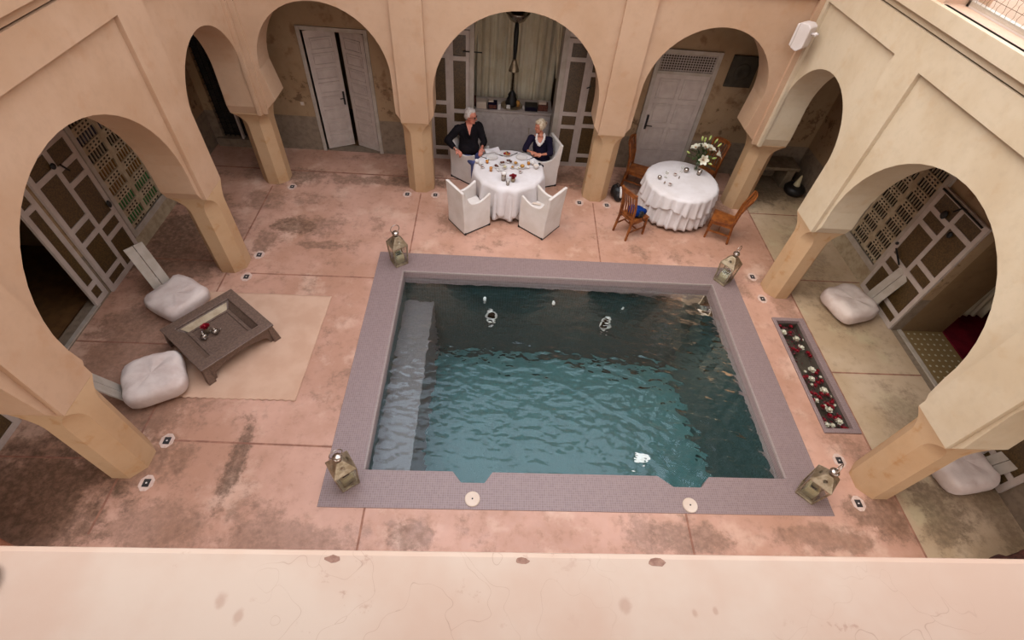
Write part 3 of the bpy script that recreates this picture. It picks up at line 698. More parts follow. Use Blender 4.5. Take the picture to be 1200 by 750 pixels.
for (a, c, d_, e) in NOT: b.box(q - .1, a, LY0 - .2, LY0 - .02, PB, -.2); q = e
b.box(q, PX1 + .1, LY0 - .2, LY0 - .02, PB, -.2)
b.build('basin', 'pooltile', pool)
MB().box(PX0 - .03, PX0 + .56, PY0 - .03, PY1 - .06, PB, -.40).build('underwater_bench', 'bench', pool)
b = MB(); b.sheet(lambda u, v: (PX0 - .03 + u * (PX1 - PX0 + .06), PY0 - .19 + v * (PY1 - PY0 + .22), WZ), 8, 6)
b.build('water', 'water', pool)
def ring(x, z, r):
    o = MB(); T = Matrix.Translation((x, PY1 + .015, z)) @ Matrix.Rotation(R(90), 4, 'X')
    o.lathe([(r * .62, 0), (r * .7, .03), (r, .035), (r * 1.02, 0)], 20, T)
    l = o.build('underwater_light', 'china', pool, True); o = MB(); o.lathe([(0, .012), (r * .62, .012)], 20, T); o.build('lens', 'silver', l)
ring(.16, -.66, .12); ring(2.66, -.66, .12)
for x in (.0, 1.44, 2.93): MB().ball((x, PY1 + .015, -.39), (.035, .02, .035), 10).build('water_jet', 'china', pool, True)
for x, y in ((-.06, 2.53), (3.0, 2.5)):
    o = MB(); o.lathe([(0, .0), (.105, 0), (.105, .022), (.095, .028), (0, .028)], 28, Matrix.Translation((x, y, .01))); l = o.build('skimmer_lid', 'lid', pool)
    o = MB(); o.lathe([(0, 0), (.012, 0), (.012, .004), (0, .004)], 10, Matrix.Translation((x, y, .037))); o.build('finger_hole', 'black', l)
MB().lathe([(0, 0), (.11, 0), (.11, .02), (0, .03)], 18, Matrix.Translation((3.25, 4.25, PB))).build('floor_drain', 'china', pool)

# ------------------------------------------------------------------ flower basin
fb = thing('flower_basin', 'long sunken grey stone basin of floating roses right of the pool', 'basin', (0, 0, 0))
b = MB(); b.prism([(FX0, FY0), (FX1, FY0), (FX1, FY1), (FX0, FY1)], -.05, .03, 'z', [[(FX0 + .06, FY0 + .08), (FX1 - .11, FY0 + .08), (FX1 - .11, FY1 - .08), (FX0 + .06, FY1 - .08)]])
b.build('rim', 'coping', fb, bevel=.006)
b = MB(); b.prism([(FX0, FY0), (FX1, FY0), (FX1, FY1), (FX0, FY1)], -.22, -.05, 'z', [[(FX0 + .06, FY0 + .08), (FX1 - .11, FY0 + .08), (FX1 - .11, FY1 - .08), (FX0 + .06, FY1 - .08)]])
b.box(FX0, FX1, FY0, FY1, -.24, -.21)
b.build('trough', 'basin', fb)
MB().sheet(lambda u, v: (FX0 + .05 + u * (FX1 - FX0 - .15), FY0 + .07 + v * (FY1 - FY0 - .14), -.1), 2, 2).build('basin_water', 'glass', fb)
def rose_mesh(r, seed, layers=4):
    rg = random.Random(seed); b = MB()
    b.ball((0, 0, r * .3), (r * .36, r * .36, r * .42), 8)
    for L_ in range(layers):
        n = 4 + L_; rr = r * (.38 + .62 * (L_ + 1) / layers)
        for i in range(n):
            a0 = 2 * PI * i / n + L_ * .7 + rg.uniform(-.2, .2); w = 2.6 * PI / n / 2; hh = r * (.75 - .13 * L_)
            vs = []
            for j in range(4):
                for k in range(5):
                    a = a0 - w / 2 + w * k / 4; t_ = j / 3; q = rr * (.25 + .75 * t_ ** .7) * (1 - .12 * abs(k - 2) / 2 * t_)
                    vs.append((q * math.cos(a), q * math.sin(a), hh * t_ ** 1.3 - (.12 * r * (abs(k - 2) / 2) ** 2 * t_)))
            b.add(vs, [(j * 5 + k, j * 5 + k + 1, j * 5 + k + 6, j * 5 + k + 5) for j in range(3) for k in range(4)])
    return b
def cpx(u, v, z):     # a pixel of the photograph carried onto the horizontal plane z
    d = fw + rt * ((u - 600) / 576.95) - up * ((v - 375) / 576.95); s_ = (z - 6.8) / d.z
    return Vector((0, 0, 6.8)) + d * s_
wr = [rose_mesh(1, 40 + i).mesh('rose', True) for i in range(3)]
for m_ in wr: m_.materials.append(M['white'])
rr_ = [m_.copy() for m_ in wr]
for m_ in rr_: m_.materials.clear(); m_.materials.append(M['red'])
F6 = lambda x, y: (890 + x * .2135, 360 + y * .2133)
WH = [(133, 133, 1.15, 'white rose nearest the far end of the basin'), (205, 170, 1.1, 'second white rose from the far end of the basin'), (230, 218, 1.1, 'third large white rose, above the bare stretch of water'), (290, 340, 1.15, 'large white rose just past the bare stretch of water'), (290, 390, 1.0, 'white rose in the middle of the basin, nearer the pool side'),
      (357, 455, 1.25, 'largest white rose, just past the middle of the basin'), (385, 560, 1.1, 'cream white rose second row from the near end'), (440, 625, 1.1, 'white rose at the near right corner of the basin'), (370, 640, .9, 'white rose at the near left corner of the basin'), (405, 645, .8, 'flat white rose between the two near corner roses'), (315, 508, .85, 'white rose among small buds left of the large one'), (280, 478, .65, 'small white rose against the pool-side edge')]
for i, (x, y, s_, l) in enumerate(WH):
    p = cpx(*F6(x, y), -.06); o = bpy.data.objects.new('rose', wr[i % 3]); COL.objects.link(o); o.location = (p.x, p.y, -.098); o.scale = (.062 * s_,) * 3; o.rotation_euler.z = i * 1.3; tag(o, l, 'flower', 'white roses floating in the basin')
for i, (x, y) in enumerate([(165, 245), (255, 348), (243, 175), (400, 485), (340, 378), (293, 420), (230, 376), (420, 535), (118, 150), (365, 535), (290, 497)]):
    p = cpx(*F6(x, y), -.06); o = bpy.data.objects.new('rose_bud', wr[i % 3]); COL.objects.link(o); o.location = (p.x, p.y, -.098); o.scale = (.03,) * 3; tag(o, 'small white rose bud floating among the red petals', 'flower', 'white buds in the basin')
for i, (x, y) in enumerate([(175, 100), (115, 98), (172, 135), (210, 235), (190, 225), (270, 245), (282, 262), (245, 380), (262, 375), (314, 357), (330, 345), (345, 400), (310, 425), (325, 410), (285, 465), (308, 472), (332, 490), (375, 475), (400, 518), (412, 508), (375, 527), (352, 540), (390, 590), (358, 615), (350, 630), (420, 605), (462, 600), (465, 658), (490, 662), (440, 598), (402, 543), (300, 505), (270, 515), (345, 470)]):
    p = cpx(*F6(x, y), -.06); o = bpy.data.objects.new('red_rose', rr_[i % 3]); COL.objects.link(o); o.location = (p.x, p.y, -.098); o.scale = (.045,) * 3; o.rotation_euler.z = i; tag(o, 'crimson rose head floating in the grey basin', 'flower', 'red rose heads in the basin')
b = MB(); rg = random.Random(5)
for i in range(230):
    u, v = rg.random(), rg.random() ** .9
    if .50 < v < .72 and rg.random() < .8: continue
    x = FX0 + .08 + u * .4; y = FY0 + .1 + v * 2.2; a = rg.uniform(0, 6); r_ = rg.uniform(.012, .026); z = -.092 + rg.random() * .02
    b.add([(x + r_ * math.cos(a + k * PI / 2.5) * (1 if k % 2 else .7), y + r_ * math.sin(a + k * PI / 2.5), z + .006 * (k % 2)) for k in range(5)], [(0, 1, 2, 3, 4)])
tag(b.build('rose_petals', 'darkred', solid=.002), 'scattered dark red rose petals floating in the basin', 'petals', kind='stuff')

# ------------------------------------------------------------------ lanterns
def lantern():
    r = thing('lantern', 'x', 'lantern', (0, 0, 0), 0, 'brass lanterns on the pool rim corners')
    w0, w1, h = .13, .155, .47
    b = MB(); b.box(-w0, w0, -w0, w0, 0, .03); b.box(-w0 + .015, w0 - .015, -w0 + .015, w0 - .015, .03, .042); b.build('base', 'brass', r, bevel=.004)
    for sx in (-1, 1):
        for sy in (-1, 1): MB().bar((sx * (w0 - .01), sy * (w0 - .01), .03), (sx * (w1 - .012), sy * (w1 - .012), h), .018, .018).build('corner_post', 'brass', r)
    for k in range(4):
        T = Matrix.Rotation(k * PI / 2, 4, 'Z'); a, c = w0 - .018, w1 - .02
        MB().hexa([(-a, -w0 + .012, .04), (a, -w0 + .012, .04), (a, -w0 + .009, .04), (-a, -w0 + .009, .04)], [(-c, -w1 + .015, h), (c, -w1 + .015, h), (c, -w1 + .012, h), (-c, -w1 + .012, h)], T).build('glass_pane', 'glass', r)
    b = MB(); b.box(-w1, w1, -w1, w1, h, h + .018)
    t0 = [(-w1, -w1, h + .018), (w1, -w1, h + .018), (w1, w1, h + .018), (-w1, w1, h + .018)]; s_ = .045
    b.hexa(t0, [(-s_, -s_, h + .19), (s_, -s_, h + .19), (s_, s_, h + .19), (-s_, s_, h + .19)])
    rf_ = b.build('roof', 'brass', r, bevel=.005)
    for k in range(4):
        T = Matrix.Rotation(k * PI / 2, 4, 'Z') @ Matrix.Translation((0, -.104, h + .10)) @ Matrix.Rotation(R(57), 4, 'X')
        MB().lathe([(.028, 0), (.034, .006), (.034, 0)], 14, T).build('embossed_disc', 'brass', rf_, True)
    MB().lathe([(0, h + .19), (.05, h + .2), (.045, h + .22), (.062, h + .24), (.066, h + .262), (.05, h + .285), (.02, h + .295), (0, h + .296)], 18).build('finial', 'silver', r, True)
    pts = [(.085 * math.sin(a), 0, h + .355 - .085 * math.cos(a)) for a in [R(12 + 336 * i / 24) for i in range(25)]]
    MB().tube(pts, .0075, 8).build('ring_handle', 'silver', r, True)
    return r
def candle():
    r = thing('candle', 'x', 'candle', (0, 0, 0), 0, 'square cream candles inside the lanterns')
    b = MB(); w = .08
    b.prism([(-w, -w), (w, -w), (w, w), (-w, w)], 0, .19, 'z', [[(-.05, -.05), (.05, -.05), (.05, .05), (-.05, .05)]]); b.box(-w, w, -w, w, 0, .1); b.build('wax_block', 'candle', r, bevel=.006)
    MB().box(-.05, .05, -.05, .05, .1, .104).build('burnt_hollow', 'candlehole', r); MB().tube([(0, 0, .1), (.004, 0, .135)], .004, 6).build('wick', 'black', r)
    return r
L0 = C0 = None
for (x, y, a, lab) in ((-1.71, 7.2, 35, 'at the far left rim corner, near the white chairs'), (4.80, 7.09, 38, 'at the far right rim corner, below the wooden chair'), (-1.80, 2.76, 36, 'at the near left rim corner'), (4.80, 2.72, 44, 'at the near right rim corner, by the flower basin end')):
    la = 'square brass lantern ' + lab; lc = 'cream candle inside the lantern ' + lab
    if L0 is None:
        L0 = lantern(); C0 = candle(); L0.location = (x, y, .014); L0.rotation_euler.z = R(a); L0['label'] = la; C0.location = (x, y, .057); C0.rotation_euler.z = R(a); C0['label'] = lc
    else: dup(L0, (x, y, .014), R(a), la); dup(C0, (x, y, .057), R(a + 4), lc)

# ------------------------------------------------------------------ left dining table
def tablecloth(R0, ztop, hem, folds, amp, square=0., mat='linen', seed=1, n=180, name='tablecloth', inset=0.):
    b = MB(); rg = random.Random(seed); ph = [rg.uniform(0, 6) for _ in range(4)]
    rings = [(0.0, 0), (.35, 0), (.7, 0), (.95, 0), (1.0, 0.012)] + [(1.0, i) for i in range(1, 13)]
    vs = []
    for ri, (f, d) in enumerate(rings):
        for k in range(n):
            a = 2 * PI * k / n
            drop = hem * (1 - square + square * (abs(math.cos(2 * (a + ph[3]))) ** 1.5))
            if ri < 5: r_ = R0 * f; z = ztop - d
            else:
                t_ = d / 12; fold = math.sin(folds * a + ph[0] + .8 * math.sin(3 * a + ph[1])) + .35 * math.sin(folds * 1.7 * a + ph[2])
                r_ = R0 + .012 + .05 * t_ * (1 if square == 0 else .7) + amp * fold * (t_ ** .7) + inset; z = ztop - .012 - (drop - .012) * t_
            vs.append((r_ * math.cos(a), r_ * math.sin(a), z))
    m = len(rings)
    b.add(vs, [(i * n + k, i * n + (k + 1) % n, (i + 1) * n + (k + 1) % n, (i + 1) * n + k) for i in range(1, m - 1) for k in range(n)] + [tuple(n + k for k in range(n))])
    return b
TL = Vector((.41, 9.41, 0)); TR_ = Vector((4.24, 9.36, 0))
def round_table(loc, r, label, n=6):
    t_ = thing('round_table', label, 'table', loc); MB().lathe([(0, 0.79), (r, .79), (r, .82), (0, .82)], 48).build('table_top', 'wood', t_)
    for i in range(n):
        a = 2 * PI * (i + .5) / n - PI / 2; MB().tube([(r * .8 * math.cos(a), r * .8 * math.sin(a), .79), (r * .86 * math.cos(a), r * .86 * math.sin(a), 0)], [.03, .024], 8).build('leg', 'wood', t_)
round_table(TL, .72, 'round dining table hidden under the white cloth of the seated couple')
round_table(TR_, .74, 'round dining table hidden under the white cloth with the lilies', 5)
o = tablecloth(.738, .834, .765, 16, .055, 0, seed=3).build('table_skirt', 'linen', smooth=True, solid=.004, loc=TL); tag(o, 'white pleated skirt cloth reaching the floor under the breakfast table', 'tablecloth')
o = tablecloth(.745, .842, .70, 12, .05, .45, seed=6, inset=.02).build('tablecloth', 'linen', smooth=True, solid=.004, loc=TL); tag(o, 'white cloth laid over the breakfast table between the two people', 'tablecloth')
o = tablecloth(.757, .834, .75, 30, .028, 0, seed=9, n=272).build('table_skirt', 'linen', smooth=True, solid=.004, loc=TR_); tag(o, 'long finely pleated white skirt cloth of the lily table', 'tablecloth')
o = tablecloth(.765, .842, .46, 24, .026, .4, seed=11, n=272, inset=.02).build('tablecloth', 'linen', smooth=True, solid=.004, loc=TR_); tag(o, 'shorter white overlay cloth on the lily table', 'tablecloth')

# ------------------------------------------------------------------ slipcovered armchairs (front = +x)
def armchair():
    r = thing('slipcovered_armchair', 'x', 'chair', (0, 0, 0), 0, 'white armchairs around the breakfast table')
    L_, W = .33, .28
    def wav(z): return .006 * math.sin(z * 40)
    # outer shell: seat block with arms and back, as one draped cover
    b = MB()
    for s in (-1, 1):        # arm panels, sagging between back and front
        n = 12; vs = []
        for i in range(n + 1):
            u = i / n; x = -L_ + .02 + u * (2 * L_ - .02); top = .80 - .12 * math.sin(PI * min(1, u * 1.02)) + .24 * max(0, (.22 - u) / .22) ** 1.3
            f = .02 * math.sin(i * 1.3)
            vs += [(x, s * (W + .03), .03), (x, s * (W + .012), top), (x, s * (W - .045), top - .008), (x, s * (W - .055), .42)]
        b.add(vs, [(i * 4 + k, (i + 1) * 4 + k, (i + 1) * 4 + (k + 1) % 4, i * 4 + (k + 1) % 4) for i in range(n) for k in range(4)] + [(0, 1, 2, 3), tuple(n * 4 + k for k in (3, 2, 1, 0))])
    # back, leaning out
    n = 8; vs = []
    for i in range(n + 1):
        v = i / n; z = .03 + v * 1.01; x = -L_ - .005 - .07 * max(0, v - .35); w = W + .03 - .012 * v + .02 * max(0, v - .7); c = .015 * math.sin(v * 5)
        vs += [(x, -w, z), (x, w, z), (x + .075 + c, w - .004, z), (x + .075 + c, -w + .004, z)]
    b.add(vs, [(i * 4 + k, (i + 1) * 4 + k, (i + 1) * 4 + (k + 1) % 4, i * 4 + (k + 1) % 4) for i in range(n) for k in range(4)] + [(3, 2, 1, 0), tuple(n * 4 + k for k in range(4))])
    b.box(L_ - .05, L_, -W - .02, W + .02, .03, .44); b.box(-L_, L_ - .02, -W, W, .3, .42)
    b.build('slipcover', 'slip', r, bevel=.014)
    b = MB(); b.sheet(lambda u, v: (-L_ + .07 + u * (2 * L_ - .08), -W + .05 + v * (2 * W - .1), .46 + .035 * math.sin(PI * u) * math.sin(PI * v) + (.0 if 0 < u < 1 and 0 < v < 1 else -.04)), 12, 10)
    b.build('seat_cushion', 'slip', r, True)
    b = MB(); b.box(-L_ - .0, L_ + .002, -W - .028, W + .028, .004, .034); b.build('hem_shadow', 'black', r)  # black strip painting the line of shade under the cover
    for sx in (-1, 1):
        for sy in (-1, 1): MB().box(sx * L_ - .02 * (sx > 0) * 2, sx * L_ + .02 * (sx < 0) * 2, sy * (W + .02) - .02, sy * (W + .02) + .02, 0, .05).build('foot', 'black', r)
    return r
ac = armchair(); ac.location = (-.40, 8.56, 0); ac.rotation_euler.z = R(37); ac['label'] = 'empty white slipcovered armchair in front of the table, left one'
dup(ac, (1.11, 8.53, 0), R(141), 'empty white slipcovered armchair in front of the table, right one')
dup(ac, (-.47, 10.33, 0), R(-36), 'white slipcovered armchair in which the man in black sits')
dup(ac, (1.17, 10.28, 0), R(200), 'white slipcovered armchair in which the blonde woman sits')

# ------------------------------------------------------------------ wooden high back chairs (front = +x)
def wood_chair():
    r = thing('dining_chair', 'x', 'chair', (0, 0, 0), 0, 'slatted wooden chairs around the lily table')
    b = MB(); b.hexa([(-.22, -.19, .44), (.24, -.23, .44), (.24, .23, .44), (-.22, .19, .44)], [(-.22, -.19, .475), (.25, -.235, .475), (.25, .235, .475), (-.22, .19, .475)]); b.build('seat', 'wood', r, bevel=.008)
    for s in (-1, 1):
        MB().tube([(.21, s * .20, .44), (.225, s * .21, 0)], [.032, .026], 6).build('leg', 'wood', r)
        MB().tube([(-.27, s * .20, 0), (-.215, s * .185, .45), (-.24, s * .19, .8), (-.34, s * .20, 1.17)], [.027, .032, .03, .025], 6).build('rear_post', 'wood', r)
        b = MB(); b.bar((-.245, s * .195, .2), (.218, s * .205, .2), .018, .035); b.bar((-.215, s * .185, .41), (.21, s * .2, .41), .02, .06); b.build('side_rail', 'wood', r)
    b = MB(); b.bar((.215, -.2, .41), (.215, .2, .41), .02, .06); b.bar((.0, -.2, .2), (.0, .2, .2), .016, .03); b.build('front_rail', 'wood', r)
    b = MB(); n = 8
    for i in range(n):
        y0 = -.215 + .43 * i / n; y1 = -.215 + .43 * (i + 1) / n; q = lambda y: -.345 - .035 * (1 - (y / .215) ** 2); zz = lambda y: 1.14 + .04 * (1 - (y / .215) ** 2)
        b.hexa([(q(y0) - .013, y0, 1.10), (q(y1) - .013, y1, 1.10), (q(y1) + .013, y1, 1.10), (q(y0) + .013, y0, 1.10)], [(q(y0) - .018, y0, zz(y0) + .02), (q(y1) - .018, y1, zz(y1) + .02), (q(y1) + .008, y1, zz(y1) + .02), (q(y0) + .008, y0, zz(y0) + .02)])
    b.build('top_rail', 'wood', r)
    MB().bar((-.235, -.19, .56), (-.235, .19, .56), .02, .05).build('lower_back_rail', 'wood', r)
    for i in range(5):
        y = -.13 + .065 * i; MB().tube([(-.235, y, .57), (-.262, y, .82), (-.35 - .03 * (1 - (y / .2) ** 2), y * 1.05, 1.11)], [.014, .017, .014], 6).build('back_slat', 'wood', r)
    return r
wc = wood_chair(); wc.location = (3.10, 8.52, 0); wc.rotation_euler.z = R(33); wc['label'] = 'orange wooden slatted chair holding a blue bundle, front left of the lily table'
dup(wc, (5.10, 8.56, 0), R(153), 'orange wooden slatted chair right of the lily table, seen from the side')
dup(wc, (3.52, 10.28, 0), R(-28), 'orange wooden slatted chair behind the lily table, beside the grey door')
dup(wc, (5.14, 10.33, 0), R(226), 'orange wooden slatted chair directly behind the white lilies')
# blue bundle on the chair and black bag on the floor
def blob_mesh(parts, vox=.012, sm=4):
    b = MB()
    for (c, r_) in parts: b.ball(c, r_, 12)
    return remesh(b.mesh('tmp', True), vox, sm)
def remesh(me, vox, sm=6, fac=.5):
    o = bpy.data.objects.new('tmp', me); COL.objects.link(o)
    m1 = o.modifiers.new('r', 'REMESH'); m1.mode = 'VOXEL'; m1.voxel_size = vox; m1.use_smooth_shade = True
    m2 = o.modifiers.new('s', 'SMOOTH'); m2.iterations = sm; m2.factor = fac
    dg = bpy.context.evaluated_depsgraph_get(); dg.update(); r_ = bpy.data.meshes.new_from_object(o.evaluated_get(dg)); bpy.data.objects.remove(o)
    r_.polygons.foreach_set('use_smooth', [True] * len(r_.polygons)); r_.materials.clear(); return r_
def link(name, me, mat, parent=None):
    me.materials.clear(); me.materials.append(M[mat]); me.name = name; o = bpy.data.objects.new(name, me); COL.objects.link(o)
    if parent: o.parent = parent
    return o
bg = thing('folded_jacket', 'crumpled blue jacket with a dark strap lying on the front left wooden chair', 'jacket', (3.16, 8.56, .478), R(33))
link('cloth', blob_mesh([((0, 0, .07), (.17, .15, .08)), ((-.1, .06, .1), (.1, .1, .1)), ((.08, -.08, .06), (.12, .08, .07)), ((-.12, -.08, .12), (.07, .09, .12))]), 'blue', bg)
b = MB(); b.ball((-.02, -.13, .05), (.10, .06, .08)); b.tube([(-.05, -.18, .1), (.0, -.22, -.03), (.08, -.22, -.12), (.15, -.19, -.06)], .008); b.build('dark_pouch', 'black', bg, True)
bg = thing('backpack', 'small black bag with a white stripe on the floor behind the column', 'bag', (2.98, 9.72, 0), R(40))
link('bag_body', blob_mesh([((0, 0, .17), (.12, .17, .17)), ((.02, .08, .2), (.1, .1, .15)), ((-.03, -.08, .12), (.1, .12, .12))]), 'black', bg)
b = MB(); b.tube([(-.02, -.15, .08), (-.06, -.17, .18), (-.03, -.12, .30), (.02, -.05, .345)], [.022, .03, .028, .02], 8); b.build('white_stripe', 'china', bg, True)
MB().tube([(0, -.03, .33), (0, -.02, .39), (0, .05, .40), (0, .08, .33)], .01).build('carry_loop', 'black', bg, True)

# ------------------------------------------------------------------ coffee table, rug, floor seats
def rugf(u, v):
    x = -5.02 + u * 2.2; y = 4.0 + v * 2.2
    x += .05 * (v - .5) ; e = min(u, 1 - u, v, 1 - v)
    z = .012 + .006 * math.sin(9 * u + 4 * math.sin(5 * v)) * math.sin(7 * v + 3 * u) + .004 * noise.noise((u * 14, v * 14, 3))
    if v < .001: y += .012 * math.sin(u * 120)
    return (x, y, max(.006, z))
b = MB(); b.sheet(rugf, 90, 70); tag(b.build('rug', 'rug', smooth=True, solid=.008), 'large pale pinkish rug under the carved coffee table', 'rug')
ct = thing('coffee_table', 'dark carved square low table with a sunken top on the rug', 'table', (-4.29, 5.10, .015), R(51))
hx, hy, zt = .615, .605, .36
b = MB(); I1 = [(-hx + .17, -hy + .17), (hx - .17, -hy + .17), (hx - .17, hy - .17), (-hx + .17, hy - .17)]
b.prism([(-hx, -hy), (hx, -hy), (hx, hy), (-hx, hy)], zt - .035, zt, 'z', [I1]); b.build('rim', 'darkwood', ct, bevel=.01)
b = MB(); sx, sy = hx - .17, hy - .17
for (p, q, inn) in (((-sx, -sy), (sx, -sy), (0, .09)), ((sx, -sy), (sx, sy), (-.09, 0)), ((sx, sy), (-sx, sy), (0, -.09)), ((-sx, sy), (-sx, -sy), (.09, 0))):
    dx, dy = inn; s2 = .82
    b.hexa([(p[0], p[1], zt - .03), (q[0], q[1], zt - .03), (q[0] * s2, q[1] * s2, zt - .12), (p[0] * s2, p[1] * s2, zt - .12)], [(p[0] - dx * .1, p[1] - dy * .1, zt - .05), (q[0] - dx * .1, q[1] - dy * .1, zt - .05), (q[0] * s2, q[1] * s2, zt - .135), (p[0] * s2, p[1] * s2, zt - .135)])
b.build('sloping_frame', 'darkwood', ct)
b = MB(); b.box(-sx, sx, -sy, sy, zt - .15, zt - .13); b.prism([(-sx * .8, -sy * .8), (sx * .8, -sy * .8), (sx * .8, sy * .8), (-sx * .8, sy * .8)], zt - .13, zt - .11, 'z', [[(-sx * .68, -sy * .7), (sx * .68, -sy * .7), (sx * .68, sy * .7), (-sx * .68, sy * .7)]]); b.build('tray_panel', 'darkwood', ct, bevel=.004)
b = MB(); T_ = [(-sx + .05, sy - .02, zt - .045), (sx - .05, sy - .02, zt - .045), (sx - .12, sy - .10, zt - .118), (-sx + .12, sy - .10, zt - .118)]
b.hexa([(p[0], p[1], p[2]) for p in T_], [(p[0] + .004, p[1], p[2] + .006) for p in T_]); b.build('pale_inlay', 'lattice', ct)
def apron(ax, c, half, s):
    n = 20; top = [(-half, zt - .03), (half, zt - .03)]; low = []
    for i in range(n + 1):
        u = -half + .13 + (2 * half - .26) * i / n; q = (i / n - .5) * 2
        low.append((u, .13 + .09 * (1 - abs(q) ** 2.2) + .012 * abs(math.sin(q * 9))))
    poly = [(-half, 0), (-half + .1, 0)] + low + [(half - .1, 0), (half, 0)] + top[::-1]
    b_ = MB(); b_.prism(poly, c, c + s * .04, ax); return b_
for s in (-1, 1):
    apron('y', s * (hy - .03), hx - .04, -s).build('carved_apron', 'darkwood', ct, bevel=.004); apron('x', s * (hx - .03), hy - .04, -s).build('carved_apron', 'darkwood', ct, bevel=.004)
for sx_ in (-1, 1):
    for sy_ in (-1, 1): MB().hexa([(sx_ * a, sy_ * c, 0) for a, c in ((hx + .02, hy + .02), (hx - .1, hy + .02), (hx - .1, hy - .1), (hx + .02, hy - .1))], [(sx_ * a, sy_ * c, zt - .03) for a, c in ((hx - .02, hy - .02), (hx - .1, hy - .02), (hx - .1, hy - .1), (hx - .02, hy - .1))]).build('leg', 'darkwood', ct, bevel=.006)
def on_ct(x, y): a = R(51); return Vector((-4.29 + x * math.cos(a) - y * math.sin(a), 5.10 + x * math.sin(a) + y * math.cos(a), .015 + zt - .13 + .001))
p = on_ct(-.12, .14)
v_ = thing('bud_vase', 'small gilt vase with one red rose on the carved low table', 'vase', p); MB().lathe([(0, 0), (.045, 0), (.05, .06), (.04, .09), (.045, .1), (.04, .1), (.034, .09), (0, .08)], 16).build('vase_body', 'brass', v_, True)
o = bpy.data.objects.new('red_rose', rr_[0]); COL.objects.link(o); o.location = p + Vector((0, 0, .12)); o.scale = (.075,) * 3; tag(o, 'single red rose in the gilt vase on the carved low table', 'flower')
def pot(loc, rz, label, s=1.):
    t_ = thing('teapot', label, 'teapot', loc, rz, 'silver pots'); b = MB(); b.lathe([(0, 0), (.04 * s, 0), (.055 * s, .03 * s), (.058 * s, .06 * s), (.04 * s, .09 * s), (.03 * s, .1 * s)], 16); b.build('pot_body', 'silver', t_, True)
    MB().lathe([(.032 * s, .1 * s), (.02 * s, .12 * s), (.008 * s, .125 * s), (.01 * s, .14 * s), (0, .145 * s)], 12).build('lid', 'silver', t_, True)
    MB().tube([(.05 * s, 0, .04 * s), (.08 * s, 0, .06 * s), (.095 * s, 0, .095 * s)], [.014 * s, .009 * s, .006 * s], 8).build('spout', 'silver', t_, True)
    MB().tube([(-.05 * s, 0, .08 * s), (-.085 * s, 0, .075 * s), (-.085 * s, 0, .035 * s), (-.052 * s, 0, .03 * s)], .005 * s, 6).build('handle', 'silver', t_, True); return t_
pot(on_ct(-.05, .02), .3, 'little silver pot beside the red rose on the carved low table'); pot(on_ct(-.22, .05), 2.2, 'second little silver pot on the carved low table, left of the other')
def low_chair():
    r = thing('legless_chair', 'x', 'low chair', (0, 0, 0), 0, 'low seats with plank backs')
    b = MB(); b.box(-.45, .30, -.15, -.01, 0, .03); b.box(-.45, .30, .01, .15, 0, .03); b.build('base_board', 'paint2', r, bevel=.003)
    for s in (-1, 1):
        T = Matrix.Translation((-.40, 0, .02)) @ Matrix.Rotation(R(-20), 4, 'Y')
        b = MB(); b.box(-.012, .012, min(s * .005, s * .15), max(s * .005, s * .15), 0, .98, T); b.build('back_plank', 'paint2', r, bevel=.003)
    T = Matrix.Translation((-.40, 0, .02)) @ Matrix.Rotation(R(-20), 4, 'Y'); b = MB(); b.box(-.03, -.012, -.13, .13, .3, .36, T); b.build('back_batten', 'paint2', r)
    return r
def pouf_mesh(seed, w=.37, h=.27):
    rg = random.Random(seed); b = MB(); n = 40; m = 22; vs = []
    for i in range(m + 1):
        ph = -PI / 2 + PI * i / m
        for k in range(n):
            a = 2 * PI * k / n; e = 5.0
            c, s = math.cos(a), math.sin(a); q = (abs(c) ** e + abs(s) ** e) ** (-1 / e)
            cp = abs(math.cos(ph)) ** .32; x = w * q * c * cp; y = w * q * s * cp; z = h / 2 + h / 2 * math.copysign(abs(math.sin(ph)) ** .7, math.sin(ph))
            if z < 0.01: z = 0
            d = .03 * noise.noise((x * 6 + seed, y * 6, z * 6)) + .016 * noise.noise((x * 19, y * 19, seed))
            if z > h * .7:
                for (tx, ty) in [(tx, ty) for tx in (-.18, .0, .18) for ty in (-.18, 0, .18)]: d -= .022 * math.exp(-((x - tx) ** 2 + (y - ty) ** 2) / .0012)
            f = 1 + d * 1.2; vs.append((x * f, y * f, z + (d if z > .02 else 0)))
    b.add(vs, [(i * n + k, i * n + (k + 1) % n, (i + 1) * n + (k + 1) % n, (i + 1) * n + k) for i in range(m) for k in range(n)]); return b
fs0 = None
for i, (x, y, a, l) in enumerate([(-5.30, 5.86, -37, 'at the upper left, behind the carved low table'), (-4.93, 4.2, 33, 'nearest the left column, in front of the carved low table'), (7.07, 6.41, 192, 'below the lattice window at right'), (7.22, 3.12, 176, 'half hidden behind the nearest right column')]):
    lab = 'low grey plank chair ' + l
    if fs0 is None: fs0 = low_chair(); fs0.location = (x, y, .004); fs0.rotation_euler.z = R(a); fs0['label'] = lab
    else: dup(fs0, (x, y, .004), R(a), lab)
    o = pouf_mesh(i * 3 + 1, (.41, .415, .42, .42)[i], (.30, .33, .33, .36)[i]).build('pouf', 'pouf', smooth=True, loc=(x, y, .036), rz=R(a + (8, -4, 5, 12)[i])); tag(o, 'puffy white tufted cushion ' + l, 'cushion', 'white pouf cushions')
